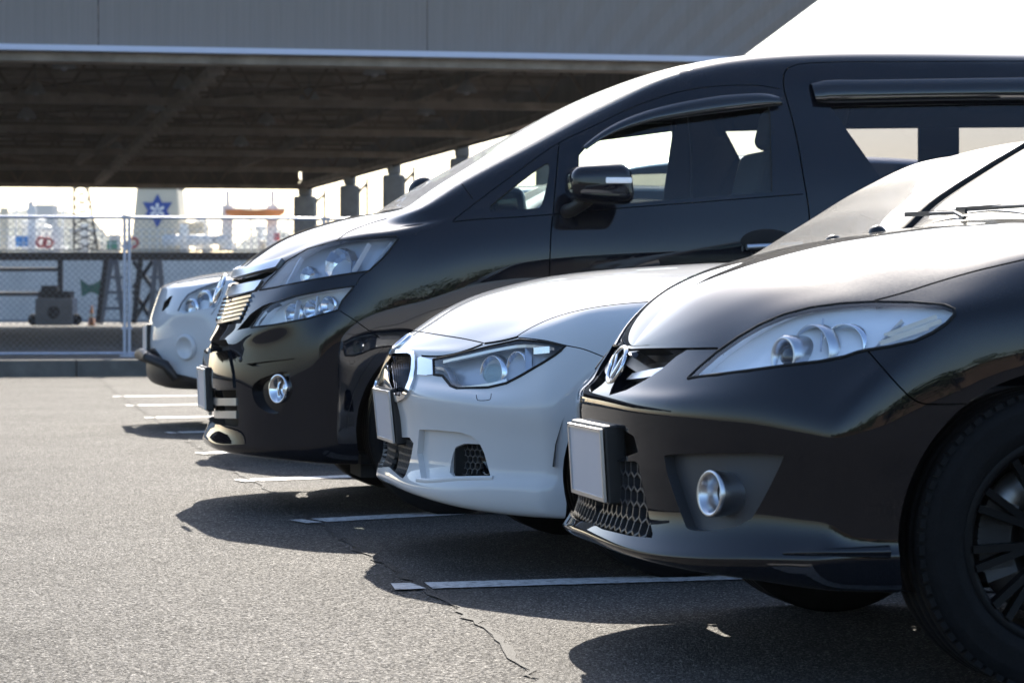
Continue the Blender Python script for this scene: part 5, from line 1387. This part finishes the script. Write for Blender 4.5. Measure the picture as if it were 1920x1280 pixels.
    # rain visors
    def visor(pts_top, pts_bot, nm):
        T = [c.hit(p) for p in curve2(pts_top, 5)]; B_ = [c.hit(p) for p in curve2(pts_bot, 5)]
        n = min(len(T), len(B_))
        for s in (1, -1):
            V = []
            for i in range(n):
                (a, na), (b, nb) = T[i], B_[i]
                if a is None or b is None: continue
                for p in (a + na * .003, a + na * .022 + (b - a) * .12, b + nb * .030, b + nb * .026):
                    V.append((p.x, p.y * s, p.z))
            k = len(V) // 4; mb = MB()
            mb.add(V, [(i * 4 + j, i * 4 + j + 1, i * 4 + j + 5, i * 4 + j + 4) for i in range(k - 1) for j in range(3)], 0, True); mb.build(nm, M['gloss_black'], root)
    visor([(1092, 278), (1150, 236), (1220, 207), (1300, 188), (1370, 178), (1430, 176), (1458, 184)], [(1098, 287), (1150, 256), (1220, 235), (1300, 223), (1370, 214), (1430, 206), (1464, 202)], 'front_rain_visor')
    visor([(1518, 158), (1530, 153), (1620, 150), (1760, 148), (1930, 146), (2200, 146)], [(1528, 196), (1545, 198), (1620, 197), (1760, 194), (1930, 192), (2200, 192)], 'rear_rain_visor')
    # headlights: upper and lower unit
    hl = [(487, 544), (500, 529), (516, 513), (537, 490), (577, 467), (634, 451), (690, 446), (742, 443), (747, 448), (732, 467), (716, 486), (691, 508), (634, 516), (577, 526), (520, 538)]
    ll = [(471, 614), (480, 600), (492, 583), (508, 571), (553, 555), (610, 544), (665, 536), (654, 549), (642, 563), (634, 581), (577, 597), (512, 609)]
    c.cut(hl, 10); c.cut(ll, 11)
    for t, nm in ((10, 'headlight'), (11, 'lower_headlight')):
        ex += [(v, f, None, 1) for v, f, n in c.pocket(t, .010, floor=False)]
        for sd in ('near', 'far'):
            s = 1 if sd == 'near' else -1
            h = bpy.data.objects.new(nm, None); COL.objects.link(h); h.parent = root
            c.make('lamp_housing', [(v, f, None if i == 0 else n, 0) for i, (v, f, n) in enumerate(c.pocket(t, .07, dirv=(.8, .6, 0), scale=.94))], M['lamp_dark'] if t == 10 else M['lamp_inner'], h, sd)
            c.make('lens', [(v, f, n, 0) for v, f, n in c.skin(t, .001)], M['lens'], h, sd)
            spots = ((634, 488, .070), (566, 505, .040)) if t == 10 else ((538, 583, .04), (575, 575, .036), (610, 566, .036))
            for (x, y, Rr) in spots:
                hh, nn = c.hit((x, y)); a_ = Vector((-.75, -.66, .05)).normalized(); o = hh - nn * .052
                mb = MB(); mb.lathe([(r * Rr, d * Rr / .05) for r, d in ((.1, -.02), (.4, -.016), (.75, 0), (.95, .018), (1.0, .022), (1.04, -.01))], (o.x, o.y * s, o.z), (a_.x, a_.y * s, a_.z), n=10 if t == 10 else 24, smooth=(t == 11)); mb.build('reflector', M['reflector'], h)
            for (p, q) in ((((660, 508), (690, 452)), ((560, 478), (530, 534)), ((700, 500), (735, 452))) if t == 10 else (((555, 560), (548, 602)), ((592, 553), (588, 594)))):
                A_, na = c.hit(p); B_, nb = c.hit(q); A_ = A_ - na * .02; B_ = B_ - nb * .02; mb = MB(); mb.bar((A_.x, A_.y * s, A_.z), (B_.x, B_.y * s, B_.z), .006, .02); mb.build('lamp_divider', M['lamp_dark'], h)
    c.seal(hl, .004, M['gap'], (root, root)); c.seal(ll, .004, M['gap'], (root, root))
    # dark wedge inboard of the lower lamp
    c.cut([(444, 619), (470, 588), (492, 573), (508, 567), (520, 566), (505, 571), (491, 581), (479, 599), (468, 614)], 12)
    ex += [(v, f, None, 1) for v, f, n in c.pocket(12, .03)]
    # grille: two chrome plates, a gap, and a stack of slats
    c.cut([(441, 509), (470, 502), (500, 494), (532, 487), (520, 503), (480, 512), (436, 524)], 13)
    c.cut([(436, 537), (470, 530), (493, 526), (486, 537), (479, 545), (455, 551), (428, 556)], 14)
    c.cut([(426, 560), (470, 547), (474, 553), (464, 580), (452, 606), (410, 610), (414, 590)], 15)
    c.cut([(437, 527), (518, 506), (510, 514), (494, 523), (436, 535)], 16)
    c.make('grille_plate', [(v, f, n, 0) for v, f, n in c.skin(13, .012, .02)], M['satin']); c.make('grille_plate', [(v, f, n, 0) for v, f, n in c.skin(14, .008, .02)], M['satin'])
    ex += [(v, f, None, 1) for v, f, n in c.pocket(15, .06)] + [(v, f, None, 1) for v, f, n in c.pocket(16, .03)]
    for i in range(6):
        t = (i + .5) / 6
        for s in (1, -1):
            mb = MB(); P = []
            for q in np.linspace(0, 1, 8):
                px = (415 - 3 * t + 8 * (1 - t) + (54 - 14 * t) * q, 562 + 46 * t - 13 * q * (1 - .3 * t)); h, n = c.hit(px)
                if h: P.append(h - n * .004)
            for p, q in zip(P[:-1], P[1:]): mb.bar((p.x, p.y * s, p.z), (q.x, q.y * s, q.z), .030, .010)
            mb.build('grille_slat', M['chrome'], root)
    e = bpy.data.objects.new('emblem', None); COL.objects.link(e); e.parent = root
    O = Vector((.085, 0, .885)); n = Vector((-.93, 0, .36)).normalized(); a = Vector((0, -1, 0)); u = Vector((.36, 0, .93)); O = O + n * .02
    for (rx, rz_, dz) in ((.085, .060, 0), (.033, .056, 0), (.060, .022, .022)):
        mb = MB(); mb.tube([O + a * (rx * math.cos(t)) + u * (rz_ * math.sin(t) + dz) for t in np.linspace(0, 2 * PI, 41)], .007, 8, cap=False); mb.build('emblem_ring', M['chrome'], e)
    # bumper: upper slot, gloss bar behind the plate, lower grille with bright slats
    c.cut([(396, 640), (424, 636), (428, 646), (430, 656), (394, 660)], 17)
    ex += [(v, f, None, 1) for v, f, n in c.pocket(17, .05)]
    c.cut([(388, 664), (430, 658), (438, 700), (440, 727), (386, 727)], 18)
    c.make('bumper_bar', [(v, f, n, 0) for v, f, n in c.skin(18, .008, .02)], M['gloss_black'])
    c.cut([(388, 731), (442, 731), (447, 790), (446, 800), (404, 795), (392, 785)], 19)
    ex += [(v, f, None, 1) for v, f, n in c.pocket(19, .07)]
    for y in (752, 776):
        for s in (1, -1):
            mb = MB(); P = []
            for q in np.linspace(0, 1, 9):
                h, n = c.hit((391 + 54 * q, y - 3 + 4 * min(1, q * 3)))
                if h: P.append(h - n * .0)
            for p, q in zip(P[:-1], P[1:]): mb.bar((p.x, p.y * s, p.z), (q.x, q.y * s, q.z), .012, .03, up=(0, 0, 1))
            mb.build('lower_grille_slat', M['satin'], root)
    # fog lamp in its oval hollow, slot above it
    c.cut([(461, 682), (500, 677), (540, 673), (553, 671), (545, 680), (510, 686), (475, 687)], 22)
    ex += [(v, f, None, 0) for v, f, n in c.pocket(22, .025)]
    c.cut(rc([(470, 728), (482, 712), (515, 700), (545, 692), (540, 730), (530, 770), (512, 778), (480, 762)], 2), 23)
    ex += [(v, f, None, 0) for v, f, n in c.pocket(23, .012, floor=False)]
    c.make('fog_lamp_panel', [(v, f, n if i else None, 0) for i, (v, f, n) in enumerate(c.pocket(23, .03))], M['gloss_black'])
    for s in (1, -1):
        e = bpy.data.objects.new('fog_lamp', None); COL.objects.link(e); e.parent = root
        h, n = c.hit((524, 729)); ax = Vector((-.86, -.50 * s, .05)); o = h - n * .01; o = Vector((o.x, o.y * s, o.z))
        mb = MB(); mb.lathe([(.028, -.03), (.034, -.01), (.050, .018), (.056, .020), (.058, .012), (.050, -.03)], o, ax, n=40); mb.build('fog_lamp_ring', M['chrome'], e)
        mb = MB(); mb.lathe([(0, -.008), (.02, -.012), (.034, -.022)], o, ax, n=24); mb.build('fog_lamp_lens', M['reflector'], e)
        h, n = c.hit((451, 674)); mb = MB(); mb.lathe([(0, .004), (.009, .004), (.011, 0)], (h.x, h.y * s, h.z), (n.x, n.y * s, n.z), n=16); mb.build('parking_sensor', M['plastic'], root)
    plate(c, 0, -.008, .475, -.04, root, holder=.03)
    def gg(p, w, **k):
        ex.extend(c.groove(p, w, 20, **k))
        for f in c.faces(20): f[c.lt] = 21
    gg([(634, 449), (652, 436), (680, 424), (725, 410)], 1.8)
    gg([(638, 583), (660, 597), (690, 618), (712, 633)], 1.8)
    gg([(668, 535), (672, 525), (690, 510)], 1.2)
    gg([(450, 580), (460, 561), (492, 527)], 1.2)
    gg([(1036, 404), (1033, 440), (1031, 490), (1030, 560), (1030, 640)], 2.4)
    gg([(1048, 268), (1043, 330), (1037, 400)], 2.0)
    gg([(849, 416), (900, 411), (970, 407), (1036, 402), (1120, 394), (1300, 380), (1505, 364)], 1.8)
    gg([(849, 414), (900, 374), (960, 330), (1048, 268), (1110, 238), (1200, 196), (1290, 169), (1355, 161), (1410, 160), (1462, 167)], 1.6)
    gg([(1477, 128), (1470, 140), (1469, 158), (1476, 190), (1484, 218), (1496, 270), (1506, 329), (1517, 400), (1520, 470), (1521, 560)], 2.6)
    gg([(1477, 128), (1490, 122), (1530, 118), (1700, 116), (1920, 115), (2100, 115)], 1.6)
    gg([(866, 345), (874, 356), (886, 373)], 1.8)
    c.body('body', [M['van_paint'], M['gap']], ex)
    # door mirror with indicator
    for s in (1, -1):
        e = bpy.data.objects.new('door_mirror', None); COL.objects.link(e); e.parent = root
        o = c.on_plane((1120, 346), -1.03); o = Vector((o[0], o[1] * s, o[2]))
        bm = bmesh.new(); bmesh.ops.create_cube(bm, size=1.0)
        for v in bm.verts:
            v.co = Vector((v.co.x * .255 * (1.0 if v.co.z < 0 else .93) + (0.012 if v.co.z < 0 else 0), v.co.y * .20, v.co.z * (.165 if v.co.x > 0 else .135)))
        me = bpy.data.meshes.new('mirror_housing'); bm.to_mesh(me); bm.free()
        h = link_mesh('mirror_housing', me, M['van_paint'], e); e.location = o
        b = h.modifiers.new('round', 'BEVEL'); b.width = .05; b.segments = 6
        for p in me.polygons: p.use_smooth = True
        mb = MB(); mb.box((.062, -.096 * s, .012), (.105, .02, .024)); q = mb.build('mirror_indicator', M['lamp_inner'], e); b = q.modifiers.new('round', 'BEVEL'); b.width = .006; b.segments = 2
        mb = MB(); mb.tube([(-.09, .15 * s, -.10), (-.08, .08 * s, -.095), (-.04, .0, -.06)], .028, 10); mb.build('mirror_arm', M['plastic'], e)
    # small extra mirror standing on the fender
    e = bpy.data.objects.new('fender_mirror', None); COL.objects.link(e); e.parent = root
    p0 = Vector(c.on_plane((742, 400), .62)); p1 = Vector(c.on_plane((770, 376), .62)); p2 = Vector(c.on_plane((788, 352), .62))
    mb = MB(); mb.tube([p0 + Vector((-.02, 0, -.03)), p0, p1], [.030, .026, .020], 10); mb.build('mirror_stalk', M['van_paint'], e)
    bm = bmesh.new(); bmesh.ops.create_uvsphere(bm, u_segments=24, v_segments=16, radius=1)
    d = (p2 - p1).normalized(); 
    for v in bm.verts: v.co = Vector((v.co.x * .060, v.co.y * .045, v.co.z * .042)); v.co = Matrix.Rotation(-.62, 3, 'Y') @ v.co + p2
    me = bpy.data.meshes.new('mirror_shell'); bm.to_mesh(me); bm.free(); link_mesh('mirror_shell', me, M['van_paint'], e)
    for p in me.polygons: p.use_smooth = True
    # door handles
    for s in (1, -1):
        e = bpy.data.objects.new('door_handle', None); COL.objects.link(e); e.parent = root
        P = [c.hit((x, y)) for x, y in ((1396, 464), (1415, 463), (1440, 462), (1470, 460), (1500, 458))]
        mb = MB(); mb.tube([(h.x, (h.y + n.y * .03) * s, h.z) for h, n in P], .013, 8); mb.build('handle_bar', M['satin'], e)
        h, n = c.hit((1440, 452)); mb = MB(); mb.lathe([(0, .003), (.07, .004), (.085, 0.0)], (h.x, h.y * s, h.z), (n.x, n.y * s, n.z), n=28)
        mb.v = [((x - h.x) * 1.35 + h.x, y, (z - h.z) * .62 + h.z) for x, y, z in mb.v]; mb.build('handle_cup', M['gap'], e)
    underbody(root, .55, 4.6, .80, .20, .62, [AX, AX + 2.95], .42)
    for s in (1, -1): mb = MB(); mb.box((.60, s * .62, .19), (.10, .30, .09)); mb.build('air_deflector', M['under'], root)
    for x in (AX, AX + 2.95):
        for s in (-1, 1): wheel(root, (x, s * .79, AZ), WR, .228, .225, s, spokes=7, simple=True)
    interior(root, 2.02, 1.18, .40); 
    # trim of the far pillar, seen through the dark glass
    for s in (1, -1):
        a, b = c.on_plane((1722, 260), .80), c.on_plane((1797, 260), .80)
        mb = MB(); mb.box(((a[0] + b[0]) / 2, s * .80, 1.45), (b[0] - a[0], .02, .62) if s > 0 else (.05, .02, .62)); mb.build('pillar_trim', M['fabric'], root)
    # dashboard and door tops inside
    mb = MB(); mb.box((1.13, 0, 1.135), (.62, 1.52, .10)); mb.box((.93, 0, 1.17), (.16, 1.5, .02)); o = mb.build('dashboard', M['dash'], root); b = o.modifiers.new('round', 'BEVEL'); b.width = .03; b.segments = 3
    for s in (1, -1):
        mb = MB(); mb.box((3.1, s * .55, 1.0), (.5, .45, .5)); mb.box((3.3, s * .55, 1.12), (.13, .44, .35)); mb.build('rear_seat', M['fabric'], root)
    return c
# ================================================================== cars further along the row
def build_suv(P0, root, paint, lean=0.0):
    c = Car(P0, root, RZ)
    sx = [.64, .85, 1.15, 1.5, 1.8, 2.1, 2.6, 3.3, 4.1]; rear = [(4.5, .9), (4.58, 0)]
    A, Pw = .46, 2.9
    R = lambda x0, w, zs, zsd: nose_row(x0, w, A, Pw, zs, sx, zsd, rear)
    rows = [R(.12, .82, [.28, .28, .27, .27, .27, .27, .27], [.27]),
            R(.03, .85, [.30, .295, .285, .28, .28, .28, .28], [.28]),
            R(.005, .862, [.37, .365, .355, .35, .345, .345, .345], [.345]),
            R(.01, .868, [.44, .44, .43, .43, .42, .42, .42], [.42]),
            R(.0, .880, [.55, .55, .55, .55, .55, .55, .55], [.55]),
            R(.005, .89, [.66, .66, .66, .66, .66, .66, .66], [.66])]
    rows.append([[.03, 0, .77], [.04, -.21, .77], [.075, -.41, .77], [.14, -.58, .775], [.24, -.71, .79], [.36, -.80, .80], [.47, -.84, .81], [.62, -.868, .84], [.85, -.88, .86], [1.15, -.885, .87], [1.5, -.885, .88], [1.8, -.885, .88], [2.1, -.885, .89], [2.6, -.885, .9], [3.3, -.885, .9], [4.1, -.87, .9], [4.48, -.79, .9], [4.58, 0, .9]])
    edge = [[.09, 0, .935], [.10, -.2, .935], [.14, -.39, .935], [.21, -.54, .94], [.31, -.65, .955], [.42, -.74, .975], [.52, -.775, .99], [.65, -.79, 1.005], [.85, -.80, 1.02], [1.15, -.815, 1.04], [1.5, -.83, 1.05], [1.8, -.84, 1.06], [2.1, -.84, 1.07], [2.6, -.84, 1.08], [3.3, -.84, 1.09], [4.1, -.82, 1.10], [4.47, -.74, 1.1], [4.56, 0, 1.1]]
    cen = [[.09, 0, .935], [.14, 0, .962], [.2, 0, .985], [.28, 0, 1.005], [.37, 0, 1.022], [.47, 0, 1.038], [.57, 0, 1.05], [.70, 0, 1.064], [.90, 0, 1.08], [1.15, 0, 1.095], [1.55, 0, 1.34], [1.9, 0, 1.53], [2.2, 0, 1.62], [2.7, 0, 1.665], [3.3, 0, 1.67], [4.1, 0, 1.63], [4.42, 0, 1.52], [4.5, 0, 1.46]]
    up = {10: [(1.48, -.80, 1.13), (1.47, -.72, 1.25), (1.52, -.42, 1.31), (1.54, -.2, 1.33)], 11: [(1.8, -.79, 1.22), (1.79, -.68, 1.43), (1.86, -.42, 1.5), (1.89, -.2, 1.52)],
          12: [(2.1, -.78, 1.27), (2.1, -.65, 1.55), (2.17, -.42, 1.595), (2.19, -.2, 1.613)], 13: [(2.6, -.78, 1.28), (2.6, -.64, 1.60), (2.67, -.42, 1.64), (2.69, -.2, 1.658)],
          14: [(3.3, -.78, 1.28), (3.3, -.64, 1.61), (3.3, -.42, 1.65), (3.3, -.2, 1.665)], 15: [(4.1, -.76, 1.28), (4.1, -.63, 1.57), (4.1, -.42, 1.61), (4.1, -.2, 1.625)],
          16: [(4.45, -.68, 1.26), (4.42, -.58, 1.45), (4.42, -.4, 1.49), (4.42, -.2, 1.51)], 17: [(4.55, 0, 1.22), (4.53, 0, 1.36), (4.52, 0, 1.42), (4.51, 0, 1.45)]}
    G = add_upper(rows, edge, cen, up)
    for col in G:
        for p in col: p[0] = p[0] + lean * max(0, p[2] - .55) * max(0, 1 - max(0, p[0]) / 1.5) if p[0] < 1.5 else p[0]
    c.grid(G, step=.025, vstep=.025, coarse_from=1.2, smooth=4)
    ex = []; AX, AZ, WR = .88, .345, .345
    low = lambda f: f.calc_center_median().y < -.45 and f.calc_center_median().z < .85
    c.cut(arch_poly(AX, AZ, .39, n=24), 1, 'side', only=low); c.cut(arch_poly(AX + 2.63, AZ, .39, n=24), 1, 'side', only=low)
    ex += [(v, f, None, 1) for v, f, n in c.pocket(1, .05, dirv=(0, 1, 0), floor=False)]
    c.tag_faces(lambda f: 9 <= f[c.lu] <= 11 and f[c.lv] >= 9, 2); c.tag_faces(lambda f: 11 <= f[c.lu] <= 14 and f[c.lv] in (7, 8), 3)
    c.make('windscreen', [(v, f, n, 0) for v, f, n in c.skin(2)], M['screen'])
    for sd in ('near', 'far'): c.make('side_window', [(v, f, n, 0) for v, f, n in c.skin(3)], M['privacy'], side=sd)
    return c, ex, AX, AZ, WR
def finish_suv(c, ex, root, AX, AZ, WR, paint):
    c.body('body', [paint, M['gap']], ex)
    underbody(root, .5, 4.3, .76, .26, .66, [AX, AX + 2.63], .42)
    for x in (AX, AX + 2.63):
        for s in (-1, 1): wheel(root, (x, s * .765, AZ), WR, .215, .225, s, spokes=6, simple=True, seg=40)
def build_white_suv():
    P0 = (-2.50, 18.3)
    root = empty('off_road_car', (*P0, 0), RZ, 'white off-road car with black bumper guard at the far end of the row', 'car')
    c, ex, AX, AZ, WR = build_suv(P0, root, M['pearl_paint'])
    c.cut([(332, 583), (340, 566), (352, 551), (372, 541), (398, 531), (416, 525), (415, 545), (409, 562), (402, 576), (370, 581), (345, 588)], 10)
    ex += [(v, f, None, 1) for v, f, n in c.pocket(10, .012, floor=False)]
    for sd in ('near', 'far'):
        s = 1 if sd == 'near' else -1
        h = bpy.data.objects.new('headlight', None); COL.objects.link(h); h.parent = root
        c.make('lamp_housing', [(v, f, None if i == 0 else n, 0) for i, (v, f, n) in enumerate(c.pocket(10, .07, dirv=(.8, .6, 0), scale=.95))], M['lamp_inner'], h, sd)
        c.make('lens', [(v, f, n, 0) for v, f, n in c.skin(10, .001)], M['lens'], h, sd)
        for px, R in (((352, 572), .06), ((378, 560), .075), ((402, 552), .06)):
            hh, nn = c.hit(px)
            if hh is None: continue
            o = hh - nn * .05; mb = MB(); mb.lathe([(.1 * R, -.02), (.6 * R, -.01), (R, .02), (1.1 * R, .0)], (o.x, o.y * s, o.z), (-.85, -.5 * s, 0), n=24); mb.build('reflector', M['reflector'], h)
    c.cut([(303, 583), (308, 566), (318, 556), (324, 554), (316, 574), (306, 583)], 11)
    ex += [(v, f, None, 1) for v, f, n in c.pocket(11, .05)]
    # black lower guard, fog lamp blank
    c.cut([(272, 655), (290, 652), (302, 668), (318, 690), (332, 700), (380, 712), (420, 720), (420, 740), (270, 740)], 12)
    c.make('bumper_guard', [(v, f, n, 0) for v, f, n in c.skin(12, .012, .03)], M['plastic'])
    for s in (1, -1):
        h, n = c.hit((349, 651))
        mb = MB(); mb.lathe([(0, .004), (.058, .006), (.066, .02), (.080, .022), (.088, .0)], (h.x, h.y * s, h.z), (n.x, n.y * s, n.z), n=32); mb.build('fog_lamp_cover', M['pearl_paint'], root)
    plate(c, 0, -.02, .60, 0, root)
    mb = MB(); mb.tube([(-.03, y, .47 + .02 * math.cos(y * 3)) for y in np.linspace(-.5, .5, 13)], .035, 8)
    for s in (-1, 1): mb.tube([(-.03, s * .5, .47), (.08, s * .62, .42), (.14, s * .60, .33)], .035, 8)
    mb.build('front_guard_bar', M['plastic'], root)
    for p, w in (([(332, 532), (360, 527), (400, 520), (440, 516)], 1.5), ([(420, 524), (414, 560), (404, 578), (396, 590)], 1.2)):
        ex.extend(c.groove(p, w, 20))
        for f in c.faces(20): f[c.lt] = 21
    finish_suv(c, ex, root, AX, AZ, WR, M['pearl_paint'])
def build_silver_car():
    P0 = (-1.60, 14.62)
    root = empty('parked_car', (*P0, 0), RZ, 'silver car almost hidden behind the tall black van, only its nose showing', 'car')
    c, ex, AX, AZ, WR = build_suv(P0, root, M['silver_paint'], .38)
    plate(c, 0, -.03, .50, -.03, root)
    mb = MB(); mb.tube([(.03 + .5 * (abs(y) / .9) ** 2.9, y, .335) for y in np.linspace(-.8, .8, 25)], .035, 8); mb.build('chrome_lip', M['satin'], root)
    finish_suv(c, ex, root, AX, AZ, WR, M['silver_paint'])
build_people_carrier()
build_saloon()
build_van()
build_white_suv()
build_silver_car()

# ================================================================== harbour haze
hz = MB(); hz.box((0, 600, 28.5), (1560, 1900, 63))
hm, hnt, hout = new_mat('haze_air'); hv = hnt.nodes.new('ShaderNodeVolumePrincipled')
hv.inputs['Color'].default_value = (.93, .93, .92, 1); hv.inputs['Density'].default_value = HAZE; hv.inputs['Anisotropy'].default_value = .45
hnt.links.new(hv.outputs[0], hout.inputs['Volume'])
tag(hz.build('haze', hm), kind='stuff')
